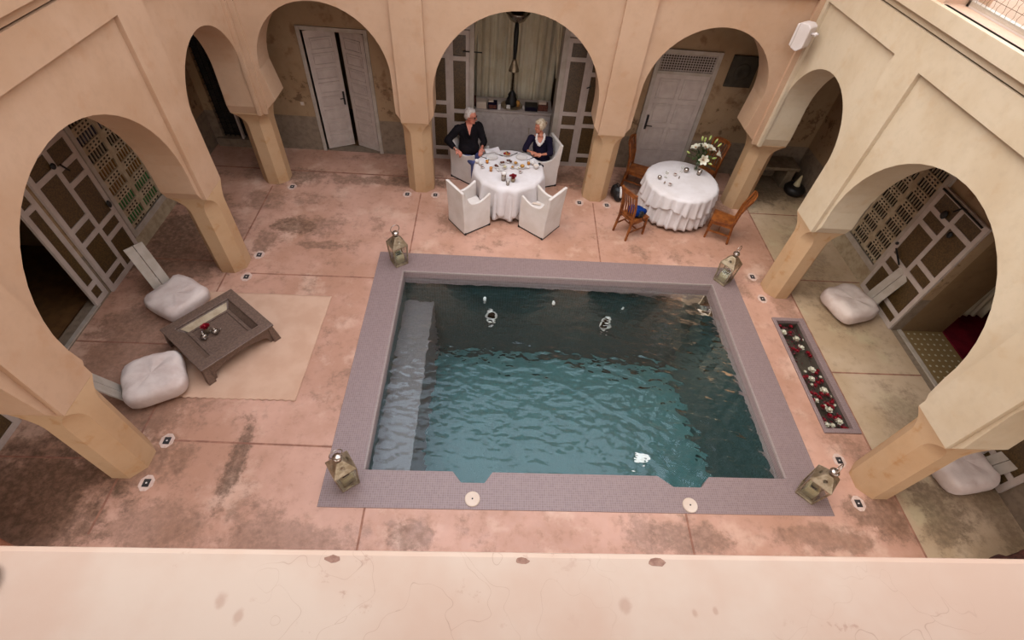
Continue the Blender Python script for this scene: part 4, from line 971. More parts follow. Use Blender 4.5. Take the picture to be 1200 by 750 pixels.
# ------------------------------------------------------------------ breakfast things (table top surface at .79)
ZTB = .845
def onp(u, v, z=ZTB + .004): p = cpx(u, v, z); return Vector((p.x, p.y, z))
def lat(name, label, cat, loc, parts, group=None, rz=0.):
    r = thing(name, label, cat, loc, rz, group)
    for (nm, prof, mat) in parts: MB().lathe(prof, 20).build(nm, mat, r, True)
    return r
def plate(u, v, label, r=.13): return lat('plate', label, 'plate', onp(u, v), [('dish', [(0, .006), (r * .65, .006), (r, .020), (r * 1.02, .016), (r * .6, 0), (0, 0)], 'china')])
plate(576.5, 184.5, 'large empty plate in front of the man in black'); plate(611.5, 184.5, 'large empty plate in front of the blonde woman')
def fork(u, v, a, label):
    r = thing('knife', label, 'cutlery', onp(u, v), R(a)); MB().box(-.09, .02, -.006, .006, .002, .006).build('blade', 'silver', r); MB().box(.02, .1, -.008, .008, .0, .01).build('handle', 'black', r)
fork(584.5, 181.5, -28, 'knife on the far side of the man\'s plate'); fork(602.5, 181, 42, 'knife left of the woman\'s plate, by the fruit'); fork(568, 185, -25, 'knife at the left of the man\'s plate'); fork(621, 186.5, 40, 'knife at the right of the woman\'s plate')
def glass_juice(u, v, label, h=.09, full=.06):
    r = thing('juice_glass', label, 'glass', onp(u, v)); MB().lathe([(0, .006), (.028, .006), (.036, h), (.039, h), (.031, 0), (0, 0)], 18).build('tumbler', 'glass', r, True)
    MB().lathe([(0, .008), (.029, .008), (.034, full), (0, full)], 16).build('juice', 'juice', r, True)
glass_juice(570.8, 191, 'stemless juice glass nearest the man\'s arm'); glass_juice(575.2, 200.5, 'fuller glass of orange juice, lower left on the table', .1, .09); glass_juice(619.3, 193, 'glass with a little orange juice on the woman\'s side')
def cup(u, v, label, s=1., mat='china', fill=None):
    r = thing('cup', label, 'cup', onp(u, v)); MB().lathe([(0, 0), (.03 * s, 0), (.045 * s, .04 * s), (.048 * s, .07 * s), (.044 * s, .07 * s), (.04 * s, .04 * s), (0, .01)], 18).build('bowl', mat, r, True)
    MB().tube([(.045 * s, 0, .055 * s), (.07 * s, 0, .05 * s), (.065 * s, 0, .025 * s), (.04 * s, 0, .022 * s)], .005, 6).build('handle', mat, r, True)
    if fill: MB().lathe([(0, .055 * s), (.042 * s, .055 * s), (0, .057 * s)], 14).build('drink', fill, r)
cup(559, 191, 'white cup at the left edge of the breakfast table', 1.0); cup(563, 193.5, 'white cup second from the left table edge', .9); cup(565, 197.5, 'small brown filled cup left of the juice glass', .75, 'china', 'food')
cup(628, 197.5, 'white bowl shaped cup at the right edge of the breakfast table', 1.25, 'china', 'lid'); cup(624, 193, 'white cup on the woman\'s side behind the bowl', 1.0); cup(609.5, 203, 'small cup with a dark drink right of the red roses', .75, 'china', 'food'); cup(618.5, 197.5, 'small clear cup below the woman\'s juice', .7)
cup(632, 193.5, 'tiny dark cup at the woman\'s elbow', .6, 'black')
def dish(u, v, label, w=.085, items=(), mat='china'):
    r = thing('serving_dish', label, 'dish', onp(u, v)); MB().lathe([(0, .004), (w * .7, .004), (w, .028), (w * 1.03, .026), (w * .75, 0), (0, 0)], 18).build('bowl', mat, r, True)
    for i, (m_, x, y, q) in enumerate(items):
        b = MB(); b.ball((x * w, y * w, .02 + q * .5), (q, q * .9, q * .7), 8); b.build('food_piece', m_, r, True)
dish(594, 181.2, 'round plate of cut fruit between the two diners', .115, [('red', -.45, -.1, .03), ('bread', 0, -.4, .03), ('black', .0, .35, .03), ('red', .45, .0, .03), ('bread', -.2, .2, .03), ('bread', .4, -.4, .025)])
dish(588.5, 192, 'bowl of brown pastries nearest the middle left', .075, [('food', -.3, 0, .03), ('food', .3, .2, .03)]); dish(596.5, 190, 'bowl of dark olives behind the white jar', .085, [('food', -.4, .2, .028), ('black', .1, .3, .026), ('food', .4, -.2, .03)])
dish(604, 192.5, 'bowl of golden honeycomb right of the middle', .07, [('bread', 0, 0, .04), ('food', .4, .2, .02)]); dish(582, 196, 'white dish of dark jam left of the flowers', .08, [('food', -.2, .2, .035), ('food', .3, 0, .02)]); dish(612, 196.5, 'shallow dish of butter right of the red roses', .085, [('bread', .0, .0, .05)])
dish(591.5, 197, 'creamy dish directly behind the white jar', .07, [('candle', 0, 0, .04)]); dish(600.5, 197, 'small bowl of nuts behind the red roses', .06, [('bread', 0, 0, .03), ('food', .3, .1, .02)]); dish(585, 199.5, 'oval white dish left of the tall jar', .065, [('china', 0, 0, .02)])
dish(607.5, 198, 'small white saucer between the red roses and the butter', .05, [('candle', 0, 0, .02)])
# centre: jar, votive, vase with red roses
lat('storage_jar', 'tall glass jar of white cream on the breakfast table', 'jar', onp(590, 211), [('jar_body', [(0, 0), (.05, 0), (.052, .13), (.04, .15), (0, .15)], 'silver'), ('foam_top', [(0, .145), (.06, .15), (.066, .175), (.05, .2), (0, .21)], 'china')])
lat('tealight_glass', 'small glass candle holder with a white candle at the front of the table centre', 'candle holder', onp(595, 216.5), [('holder', [(0, 0), (.035, 0), (.04, .08), (.036, .08), (.03, .01), (0, .01)], 'silver'), ('candle', [(0, .01), (.022, .01), (.022, .13), (0, .135)], 'china')])
p = onp(601, 212.5); lat('rose_vase', 'squat silvered vase holding the red rose bunch on the breakfast table', 'vase', p, [('vase_body', [(0, 0), (.04, 0), (.05, .05), (.04, .1), (.046, .12), (.036, .12), (0, .08)], 'brass')])
for i, (dx, dy, dz) in enumerate([(-.03, -.02, .145), (.035, -.015, .14), (0, .03, .15), (.0, -.045, .125), (-.045, .025, .13), (.045, .03, .135)]):
    o = bpy.data.objects.new('red_rose', rr_[i % 3]); COL.objects.link(o); o.location = p + Vector((dx, dy, dz - .02)); o.scale = (.042,) * 3; o.rotation_euler = (dy * 8, -dx * 8, i); tag(o, 'deep red rose in the bunch on the breakfast table', 'flower', 'red roses on the breakfast table')
b = MB(); b.sheet(lambda u, v: (-.17 + .34 * u, -.1 + .2 * v, .006 + .012 * math.sin(5 * u + 3 * v)), 12, 8); o = b.build('napkin', 'linen', smooth=True, solid=.006, loc=onp(577, 176.5) , rz=.3); tag(o, 'crumpled white napkin at the far left rim of the breakfast table', 'napkin')
b = MB(); b.sheet(lambda u, v: (-.09 + .18 * u, -.04 + .08 * v, .006 + .004 * math.sin(6 * u)), 8, 4); p = cpx(622, 229, .52); o = b.build('paper_card', 'lid', smooth=True, solid=.004, loc=(1.02, 8.66, .50), rz=-.2); tag(o, 'small folded card on the seat of the front right white armchair', 'card')

# lily table
p = onp(815, 199); vs_ = thing('lily_vase', 'clear glass vase of white lilies on the right table', 'vase', p)
MB().lathe([(0, .01), (.04, .01), (.045, .05), (.035, .16), (.05, .27), (.054, .27), (.04, .16), (.05, .05), (.045, 0), (0, 0)], 20).build('glass_body', 'glass', vs_, True)
b = MB(); rg = random.Random(8)
for i in range(9): a = i * .7; b.tube([(.02 * math.cos(a), .02 * math.sin(a), .02), (-.015 * math.cos(a), -.015 * math.sin(a), .2), (-.05 * math.cos(a), -.05 * math.sin(a), .32)], .005, 5)
b.build('stems_in_water', 'green', vs_)
def leafm(b, p, d, L_, w):
    d = Vector(d).normalized(); s_ = d.cross(Vector((0, 0, 1))).normalized() * w; p = Vector(p); n = 5; vs = []
    for i in range(n + 1):
        t_ = i / n; c = p + d * L_ * t_ + Vector((0, 0, .05 * math.sin(PI * t_))) * L_ * 3; k = math.sin(PI * min(1, t_ * .9 + .08)); vs += [c - s_ * k, c + s_ * k + Vector((0, 0, .004))]
    b.add(vs, [(2 * i, 2 * i + 1, 2 * i + 3, 2 * i + 2) for i in range(n)])
def lily(parent_loc, top, opened, idx, lab):
    r = thing('lily', lab, 'flower', parent_loc, 0, 'white lilies in the glass vase')
    top = Vector(top); b = MB(); b.tube([(0, 0, .1), (top.x * .35, top.y * .35, .3), top * .97], .0055, 5)
    for k in range(4): leafm(b, top * (.45 + .12 * k) , (math.cos(k * 2 + idx), math.sin(k * 2 + idx), .25), .13, .016)
    b.build('stem', 'green', r); d = (top - Vector((top.x * .35, top.y * .35, .3))).normalized(); q = d.to_track_quat('Z', 'Y').to_matrix().to_4x4(); T = Matrix.Translation(top) @ q
    if opened:
        b = MB()
        for k in range(6):
            a = k * PI / 3; vs = []; n = 6; Lp = .125
            for i in range(n + 1):
                t_ = i / n; rr = .012 + Lp * t_ * .85; z = .075 * math.sin(t_ * 1.9) ; w = .036 * math.sin(PI * min(1, t_ * .93 + .05)) ** .8 + .002
                for s in (-1, 0, 1): vs.append((rr * math.cos(a) - s * w * math.sin(a), rr * math.sin(a) + s * w * math.cos(a), z + abs(s) * .012))
            b.add(vs, [(3 * i + j, 3 * i + j + 1, 3 * i + j + 4, 3 * i + j + 3) for i in range(n) for j in range(2)], T)
        b.build('petals', 'white', r, True); b = MB()
        for k in range(6): a = k * PI / 3 + .5; b.tube([T @ Vector((0, 0, 0)), T @ Vector((.02 * math.cos(a), .02 * math.sin(a), .07))], [.002, .005], 5)
        b.build('stamens', 'bread', r)
    else:
        b = MB(); b.lathe([(0, 0), (.014, .01), (.022, .05), (.018, .09), (0, .115)], 10, T); b.build('bud', 'budgreen', r, True)
lz = Vector((p.x, p.y, p.z))
for i, (x, y, z, op, lab) in enumerate([(-.02, -.2, .37, 1, 'big open white lily facing the viewer, lowest in the vase'), (.02, .0, .52, 1, 'open white lily in the middle of the bouquet'), (.13, -.02, .50, 1, 'open white lily right of the middle of the bouquet'), (-.14, .05, .47, 1, 'open white lily at the upper left of the bouquet'),
        (.30, -.06, .43, 1, 'open white lily at the right end of the bouquet'), (-.27, -.02, .40, 0, 'closed lily bud furthest left'), (-.06, .1, .64, 0, 'upright lily bud at the top left'), (.02, .13, .60, 0, 'greenish lily bud at the top centre'), (.24, .12, .60, 0, 'lily bud at the top right'), (.32, .08, .54, 0, 'greenish lily bud at the right edge'), (.18, -.17, .40, 0, 'drooping pale lily bud over the vase, right side'), (.10, -.26, .34, 0, 'lowest lily bud, below the bouquet'), (.1, .12, .66, 0, 'highest lily bud in the middle')]):
    lily(lz, (x, y, z), op, i, lab)
lat('candle_jar', 'silvered glass jar with a candle in front of the lily vase', 'jar', onp(818.5, 204.5), [('jar_body', [(0, 0), (.045, 0), (.048, .11), (.044, .11), (.04, .01), (0, .01)], 'silver'), ('candle', [(0, .01), (.036, .01), (.036, .06), (0, .06)], 'food')])
lat('silver_pot', 'round silver pot on the lily table, left of the vase', 'pot', onp(803.5, 201.5), [('pot_body', [(0, 0), (.04, 0), (.062, .04), (.055, .085), (.03, .1), (0, .105)], 'silver')])
lat('wine_glass', 'clear stemmed glass beside the round silver pot', 'glass', onp(798, 201.5), [('goblet', [(0, 0), (.035, 0), (.035, .004), (.005, .008), (.005, .07), (.035, .1), (.036, .15), (.033, .15), (.031, .1), (0, .075)], 'glass')])
lat('wine_glass', 'clear stemmed glass at the left of the lily table', 'glass', onp(780, 208), [('goblet', [(0, 0), (.035, 0), (.035, .004), (.005, .008), (.005, .07), (.035, .1), (.036, .15), (.033, .15), (.031, .1), (0, .075)], 'glass')])
lat('sugar_bowl', 'little silver bowl at the far left of the lily table', 'bowl', onp(772.5, 209.5), [('bowl', [(0, 0), (.03, 0), (.045, .035), (.04, .07), (.02, .085), (0, .09)], 'silver')])
cup(790.5, 205.8, 'small cup of dark coffee in the middle of the lily table', .85, 'china', 'food'); cup(784.5, 217.5, 'small cup of dark coffee nearest the front of the lily table', .85, 'china', 'food')
lat('salt_shaker', 'tiny silver shaker between the two coffee cups', 'shaker', onp(778.5, 215), [('shaker_body', [(0, 0), (.016, 0), (.014, .04), (.008, .055), (0, .058)], 'silver')])
lat('pepper_shaker', 'tiny silver shaker right of the further coffee cup', 'shaker', onp(795.5, 209), [('shaker_body', [(0, 0), (.016, 0), (.014, .04), (.008, .055), (0, .058)], 'silver')])

# ------------------------------------------------------------------ niche: cabinet, curtains, lamp
CY, CT = 11.5, 1.08
cb = thing('sideboard', 'grey painted cabinet with pointed arch panels behind the seated couple', 'cabinet', (-.50, CY, 0))
b = MB(); b.box(-.0, 1.92, 0, .62, .02, CT - .04); b.build('body', 'cab', cb, bevel=.004)
MB().box(-.03, 1.95, -.04, .65, CT - .04, CT).build('top', 'paint', cb, bevel=.006)
def archp(x0, x1, z0, z1, w=.012):
    pts = [(x0, z0)] ; cx = (x0 + x1) / 2; hw = (x1 - x0) / 2; zs = z0 + (z1 - z0) * .5
    pts = [(x0, -.012, z0), (x0, -.012, zs)] + [(x0 + hw * (1 - math.cos(t_ * PI / 2)), -.012, zs + (z1 - zs) * math.sin(t_ * PI / 2) ** .9) for t_ in [i / 8 for i in range(1, 9)]]
    return pts + [(x1 - (q[0] - x0), q[1], q[2]) for q in pts[::-1][1:]]
for i in range(3):
    x = .04 + i * .44
    if i == 2: x = 0.90
    b = MB(); b.box(x, x + .40, -.015, 0, .08, CT - .08); dd = b.build('door', 'cab', cb, bevel=.003)
    b = MB(); b.tube([(q[0], q[1] - .006, q[2]) for q in archp(x + .06, x + .34, .12, CT - .14)], .01, 6); b.tube([(q[0], q[1] - .006, q[2]) for q in archp(x + .1, x + .30, .12, CT - .22)], .006, 6); b.build('arch_moulding', 'cab', dd)
b = MB(); b.box(1.36, 1.88, -.015, 0, .08, CT - .08); dd = b.build('door', 'cab', cb, bevel=.003); MB().tube([(1.42, -.02, .55), (1.42, -.05, .55), (1.42, -.05, .68), (1.42, -.02, .68)], .008).build('handle', 'brass', dd)
def curtain(x0, x1, y, z0, z1, nf, amp, label, mat='curtain', seed=0, taper=None):
    def f(u, v):
        w = taper(v) if taper else (x0, x1); x = w[0] + (w[1] - w[0]) * u; a = amp * (.7 + .3 * math.sin(seed + 9 * u)); return (x, y + a * math.sin(2 * PI * nf * u + .6 * math.sin(3 * v + seed)) + .3 * a * math.sin(5.3 * PI * nf * u), z0 + (z1 - z0) * v)
    b = MB(); b.sheet(f, int(nf * 10), 8); o = b.build('curtain', mat, smooth=True, solid=.006); tag(o, label, 'curtain'); return o
curtain(-.50, .44, 12.25, .0, 3.7, 6, .06, 'long cream curtain left half behind the cabinet', seed=1); curtain(.50, 1.46, 12.25, .0, 3.7, 6, .06, 'long cream curtain right half behind the cabinet', seed=2)
curtain(0, 0, 11.42, 1.95, 3.5, 3, .03, 'short swag of cream curtain tied beside the left niche jamb', seed=3, taper=lambda v: (-.50, -.46 + .16 * v)); curtain(0, 0, 11.42, 1.95, 3.5, 3, .03, 'short swag of cream curtain tied beside the right niche jamb', seed=4, taper=lambda v: (1.40 - .14 * v, 1.45))
lp = thing('table_lamp', 'tall dark table lamp with brass bell and flared glass bowl on the cabinet', 'lamp', (.46, 11.78, CT + .025))
MB().lathe([(0, 0), (.14, 0), (.16, .04), (.12, .14), (.09, .2), (.1, .24), (.06, .3), (.03, .34), (0, .35)], 20).build('base', 'black', lp, True)
b = MB(); b.tube([(-.035, 0, .3), (-.035, 0, .82)], .011); b.tube([(.035, 0, .3), (.035, 0, .82)], .011); b.build('twin_rods', 'brass', lp, True)
MB().lathe([(.13, .80), (.12, .82), (.055, 1.0), (.035, 1.06), (0, 1.06)], 20).build('bell', 'brass', lp, True)
MB().lathe([(0, 1.05), (.035, 1.05), (.05, 1.3), (.055, 1.6), (.04, 1.8), (0, 1.8)], 14).build('dark_stem', 'black', lp, True)
MB().lathe([(.0, 1.78), (.05, 1.79), (.17, 1.86), (.27, 2.0), (.28, 2.03), (.25, 2.0), (.12, 1.86), (0, 1.81)], 24).build('glass_bowl', 'silver', lp, True)
o = MB().lathe([(0, 0), (.24, 0), (.27, .02), (.25, .022), (0, .012)], 24).build('tray', 'brass', smooth=True, loc=(.46, 11.76, CT + .001)); tag(o, 'round dark brass tray under the tall lamp on the cabinet', 'tray')
def bk(name, lab, cat, x, y, w, d_, h, mat, band=None, z=CT, rz=0.):
    r = thing(name, lab, cat, (x, y, z), rz); MB().box(-w / 2, w / 2, -d_ / 2, d_ / 2, 0, h).build('body', mat, r, bevel=.004)
    if band: MB().box(-w / 2 + .02, w / 2 - .02, -d_ / 2 - .004, -d_ / 2, h * .2, h * .75).build('front', band, r)
bk('storage_box', 'pale cream box at the left end of the cabinet top', 'box', -.27, 11.62, .24, .2, .16, 'lid', None, CT, .05)
bk('storage_box', 'narrow dark box at the far left corner of the cabinet top', 'box', -.43, 11.72, .06, .2, .17, 'food')
bk('tea_box', 'dark box with a white and purple front left of the tray', 'box', .0, 11.62, .22, .2, .14, 'navy', 'food'); bk('tea_box', 'small white box beside the purple fronted box', 'box', .16, 11.60, .07, .14, .12, 'china')
bk('radio', 'black box shaped radio with a pale strip right of the tray', 'radio', .93, 11.64, .3, .22, .13, 'black', 'navy'); bk('storage_box', 'brown wooden box at the right end of the cabinet top', 'box', 1.22, 11.68, .24, .2, .14, 'food', None, CT, -.05)
bk('note_card', 'white card standing at the front of the brass tray', 'card', .38, 11.56, .09, .02, .09, 'china', None, CT + .024)
bk('paper_pack', 'light pack lying on top of the brown wooden box', 'packet', 1.2, 11.68, .18, .12, .05, 'lid', None, CT + .142)
bk('paper_pack', 'pale packet lying on top of the purple fronted box', 'packet', -.04, 11.64, .12, .12, .04, 'lid', None, CT + .142)
lat('honey_jar', 'amber jar at the right side of the brass tray', 'jar', (.61, 11.72, CT + .024), [('jar_body', [(0, 0), (.045, 0), (.048, .1), (.035, .13), (0, .13)], 'bread')])
lat('white_jar', 'slim white jar between the tray and the black radio', 'jar', (.745, 11.6, CT), [('jar_body', [(0, 0), (.035, 0), (.03, .06), (.016, .1), (0, .11)], 'china')])

# wall things
pl = thing('wall_plaque', 'dark carved square plaque on the wall right of the grey door', 'plaque', (5.40, YG - .001, 2.51)); MB().box(-.30, .30, -.05, 0, -.33, .33).build('slab', 'plaque', pl, bevel=.01)
b = MB(); b.lathe([(.0, 0), (.03, 0), (.035, .02), (.1, .012), (.11, .024), (.17, .01), (.18, 0)], 24, Matrix.Translation((0, -.049, 0)) @ Matrix.Rotation(R(90), 4, 'X')); b.build('rosette', 'plaque', pl, True)
sw = thing('light_switch', 'small pale switch plate on the ochre wall left of the grey double door', 'switch', (-4.33, YG - .001, 1.15)); MB().box(-.04, .04, -.012, 0, -.04, .04).build('plate', 'lid', sw, bevel=.004); MB().box(-.012, .012, -.02, -.01, -.018, .018).build('rocker', 'china', sw)
bn_ = thing('stone_bench', 'low stone bench in the right back gallery corner', 'bench', (7.1, YG - .3, 0)); MB().box(-.85, .45, -.26, .29, .50, .58).build('bench_top', 'stone', bn_, bevel=.012); MB().box(-.75, -.55, -.2, .29, 0, .5).build('leg', 'stone', bn_); MB().box(.2, .4, -.2, .29, 0, .5).build('leg', 'stone', bn_)
pt = thing('conical_jar', 'dark round pot with a pale conical lid on the floor in the back right corner', 'pot', (7.55, 10.35, 0)); MB().lathe([(0, 0), (.16, 0), (.24, .08), (.25, .16), (.2, .22), (.08, .24), (0, .24)], 24).build('pot_body', 'black', pt, True); MB().lathe([(.085, .235), (.07, .28), (.02, .5), (0, .52)], 16).build('conical_lid', 'candle', pt, True)
# loudspeaker
sp = thing('wall_speaker', 'white wall loudspeaker on a bracket in the upper right corner of the court', 'speaker', (5.34, 9.28, 3.86), R(-52))
b = MB(); pf = [(-.09, -.20), (.03, -.23), (.12, -.15), (.12, .17), (.06, .215), (-.09, .20)]
b.prism(pf, -.12, .12, 'y'); b.build('cabinet', 'plastic', sp, bevel=.02)
b = MB(); b.prism([(-.13, -.17), (-.09, -.19), (-.09, .19), (-.13, .17)], -.11, .11, 'y'); b.build('front_grille', 'plastic', sp, bevel=.012)
b = MB(); b.tube([(.11, 0, .06), (.17, 0, .08), (.22, .03, .08)], .022, 8); b.ball((.19, 0, .08), .035); b.build('bracket', 'plastic', sp, True)
# partly hidden things at the frame edges
tb = thing('clay_bench', 'reddish brown bench corner just above the ledge at bottom left', 'bench', (-5.75, 1.60, 0), R(-22)); MB().box(-.42, -.01, -.2, .3, .36, .42).build('seat_slab', 'terracotta', tb, bevel=.015); MB().box(.01, .42, -.2, .3, .36, .42).build('seat_slab', 'terracotta', tb, bevel=.015); MB().box(-.4, .4, -.18, .26, 0, .36).build('base', 'food', tb)
rk = thing('carved_stone', 'rough reddish stone lump just above the ledge at bottom right', 'stone', (7.33, 1.52, 0)); link('lump', blob_mesh([((0, 0, .2), (.4, .38, .25)), ((-.3, .1, .15), (.2, .25, .2)), ((.2, .2, .3), (.22, .2, .2)), ((-.02, .28, .3), (.1, .1, .08))], .02, 2), 'roughred', rk)
ad = thing('sunglasses', 'dark rounded lens with a pale metal rim at the left end of the ledge', 'sunglasses', (-1.405, .345, 5.152), .4)
b = MB(); b.lathe([(0, .03), (.05, .026), (.056, .012), (.05, .0), (0, 0)], 24); b.build('lens', 'darkglass', ad, True); b = MB(); b.tube([(.058 * math.cos(2 * PI * i / 24), .058 * math.sin(2 * PI * i / 24), .014) for i in range(25)], .005, 6); b.build('rim', 'silver', ad, True)
# right room: carpet and tied curtain
o = MB().box(8.85, 11.9, 2.75, 7.3, .0, .03).build('carpet', 'carpet'); tag(o, 'dark red carpet in the room beyond the right doorway', 'carpet')
curtain(0, 0, 6.14, .3, 3.0, 5, .05, 'pale curtain drawn aside beyond the right doorway', seed=5, taper=lambda v: (8.78 + .1 * v, 9.35 + .5 * abs(v - .35)))
b = MB(); b.box(-.001, 0, 0, .1, 0, .1)
def cur2(u, v): return (-7.4 + .05 * math.sin(2 * PI * 5 * u), 4.9 + .6 * u + .04 * math.sin(9 * u), .25 + 2.6 * v)
b = MB(); b.sheet(cur2, 50, 6); o = b.build('curtain', 'curtain', smooth=True, solid=.006); tag(o, 'pale curtain hanging in the dark room beyond the left doorway', 'curtain')

# ------------------------------------------------------------------ people
def cap(b, p, q, r0, r1, n=12, steps=5):
    p, q = Vector(p), Vector(q)
    for i in range(steps + 1): t_ = i / steps; b.ball(p.lerp(q, t_), r0 + (r1 - r0) * t_, n)
    b.tube([p, q], [r0, r1], n)
def hand(b, wrist, direc, palm_n, s=1.0, curl=.5, thumb=1):
    """palm with five bent fingers; direc = wrist to fingers, palm_n = direction the palm faces"""
    w = Vector(wrist); d = Vector(direc).normalized(); n = Vector(palm_n); n = (n - d * n.dot(d)).normalized(); sd = d.cross(n)
    b.ball(w + d * .035 * s, .028 * s, 10)
    for k in range(4):
        o = (k - 1.5) * .021 * s; ln = (.075, .088, .083, .062)[k] * s; p0 = w + d * .03 * s + sd * o * .8; p1 = w + d * .095 * s + sd * o
        cap(b, p0, p1, .0145 * s, .012 * s, 8, 3)
        a = curl * .8; p2 = p1 + (d * math.cos(a) + n * math.sin(a)) * ln * .45; a = curl * 1.7; p3 = p2 + (d * math.cos(a) + n * math.sin(a)) * ln * .32; a = curl * 2.3; p4 = p3 + (d * math.cos(a) + n * math.sin(a)) * ln * .25
        b.tube([p1, p2, p3, p4], [.0115 * s, .0105 * s, .0095 * s, .007 * s], 8)
        for q, r_ in ((p2, .0108), (p3, .0098), (p4, .008)): b.ball(q, r_ * s, 8)
    t0 = w + d * .025 * s + sd * thumb * .024 * s; t1 = t0 + (d * .6 + sd * thumb * .8).normalized() * .042 * s; t2 = t1 + (d * .9 + sd * thumb * .2 + n * .3).normalized() * .034 * s
    b.tube([t0, t1, t2], [.015 * s, .012 * s, .009 * s], 8); b.ball(t1, .0125 * s, 8); b.ball(t2, .0095 * s, 8)
def head(b, c, face, up_=(0, 0, 1), s=1.):
    """skull, jaw, nose, lips, brow, ears; returns its matrix (x = face direction)"""
    f = Vector(face).normalized(); u = Vector(up_); l = u.cross(f).normalized(); u = f.cross(l).normalized()
    T = Matrix.Translation(Vector(c)) @ Matrix((f, l, u)).transposed().to_4x4() @ Matrix.Scale(s, 4)
    B = lambda p, r_, n=14: b.ball(p, r_, n, T)
    B((-.012, 0, .035), (.098, .078, .098), 20); B((.03, 0, -.045), (.062, .058, .075), 16); B((.066, 0, -.098), (.026, .028, .02)); B((.03, .036, -.07), (.045, .02, .035)); B((.03, -.036, -.07), (.045, .02, .035))
    B((.074, 0, .03), (.018, .052, .02)); B((.07, .032, -.022), (.022, .02, .022)); B((.07, -.032, -.022), (.022, .02, .022))
    b.tube([T @ Vector(q) for q in ((.088, 0, .022), (.100, 0, 0), (.112, 0, -.022))], [.009 * s, .012 * s, .014 * s], 8); B((.105, .011, -.026), (.012, .008, .008)); B((.105, -.011, -.026), (.012, .008, .008))
    B((.088, 0, -.055), (.013, .024, .006)); B((.086, 0, -.066), (.013, .022, .007))
    for s_ in (-1, 1): B((-.008, s_ * .08, -.008), (.02, .01, .032)); B((-.004, s_ * .086, .004), (.016, .006, .018))
    return T
def person(name, label, J, skin, s, shirt, hands, neckr=.052):
    """J: joints in world units; body is one remeshed surface, clothes are its children"""
    b = MB(); T = head(b, J['head'], J['face'], J.get('up', (0, 0, 1)), s * 1.12)
    cap(b, J['neck'], Vector(J['head']) + Vector((0, 0, -.03)), neckr * s * 1.05, neckr * s); cap(b, J['neck'], J['chest'], .07 * s, .11 * s)
    cap(b, J['pelvis'], J['chest'], .13 * s, .12 * s)
    for k in ('R', 'L'):
        sh, el, ha = J['sh' + k], J['el' + k], J['wr' + k]
        cap(b, Vector(J['neck']) + Vector((0, 0, -.06)), sh, .055 * s, .052 * s); cap(b, sh, el, .045 * s, .036 * s); cap(b, el, ha, .036 * s, .024 * s)
        hd = Vector(J['ha' + k]) - Vector(ha); cap(b, ha, Vector(ha) + hd.normalized() * .03, .024 * s, .024 * s); hand(b, ha, hd, J['pn' + k], s * 1.05, J.get('curl' + k, .5), hands[k])
        hp, kn, an = J['hp' + k], J['kn' + k], J['an' + k]
        cap(b, hp, kn, .08 * s, .055 * s); cap(b, kn, an, .052 * s, .034 * s); cap(b, an, Vector(an) + Vector(J['toe' + k]), .035 * s, .026 * s)
    me = remesh(b.mesh('tmp', True), .0065, 5, .45)
    root = link(name, me, skin); tag(root, label, 'person'); return root, T
# --- the man
s = 1.14
Jm = dict(head=(-.465, 10.42, 1.44), face=(.93, -.36, -.12), neck=(-.51, 10.46, 1.27), chest=(-.51, 10.42, 1.02), pelvis=(-.50, 10.34, .60),
    shR=(-.74, 10.34, 1.175), elR=(-.975, 10.22, .95), wrR=(-.76, 9.98, .87), haR=(-.66, 9.90, .82), pnR=(.25, -.1, -1), curlR=.75,
    shL=(-.29, 10.52, 1.175), elL=(-.165, 10.40, .88), wrL=(-.20, 10.17, .84), haL=(-.22, 10.06, .80), pnL=(0, 0, -1), curlL=.45,
    hpR=(-.58, 10.25, .58), knR=(-.36, 9.93, .60), anR=(-.37, 9.93, .12), toeR=(.08, -.1, -.07), hpL=(-.42, 10.36, .58), knL=(-.14, 10.10, .60), anL=(-.16, 10.12, .12), toeL=(.06, -.1, -.07))
man, T = person('person', 'seated person in a black shirt, jeans and sunglasses, one hand on the chair arm', Jm, 'skin', s, None, dict(R=-1, L=1))
b = MB()
cap(b, Jm['pelvis'], (-.505, 10.40, .92), .195 * s, .185 * s, 16); cap(b, (-.505, 10.40, .92), (-.51, 10.43, 1.08), .185 * s, .175 * s, 16); b.ball((-.50, 10.31, .76), (.245, .215, .17), 16)
b.ball((-.63, 10.40, 1.08), (.13, .12, .13)); b.ball((-.40, 10.47, 1.08), (.13, .12, .13))
for k in ('R', 'L'):
    cap(b, Vector((-.51, 10.455, 1.21)), Jm['sh' + k], .062 * s, .068 * s, 14); cap(b, Jm['sh' + k], Jm['el' + k], .084 * s, .07 * s, 14); e = Vector(Jm['el' + k]); w = Vector(Jm['wr' + k]); cap(b, e, e.lerp(w, .62 if k == 'R' else .5), .07 * s, .058 * s, 14)
me = remesh(b.mesh('tmp', True), .011, 4)
for v in me.vertices:        # cloth folds
    v.co += v.normal * (.010 * noise.noise(v.co * 11) + .005 * noise.noise(v.co * 25))
sh = link('shirt', me, 'shirt', man)
b = MB(); b.add([(-.555, 10.28, 1.31), (-.425, 10.31, 1.31), (-.475, 10.19, 1.09), (-.555, 10.38, 1.31), (-.425, 10.41, 1.31), (-.475, 10.30, 1.09)], [(0, 1, 2), (5, 4, 3), (0, 3, 4, 1), (1, 4, 5, 2), (2, 5, 3, 0)]); b.build('open_neck', 'skin', man)
b = MB()
for sg in (-1, 1):
    b.bar((-.495 + sg * .075, 10.275 + sg * .015, 1.26), (-.475 + sg * .012, 10.185, 1.07), .045, .02, up=(0, -1, 0)); 
b.tube([(-.59, 10.40, 1.265), (-.56, 10.50, 1.28), (-.50, 10.53, 1.285), (-.44, 10.51, 1.28), (-.425, 10.41, 1.265)], .02, 8); b.build('collar', 'shirt', man, True)
b = MB()
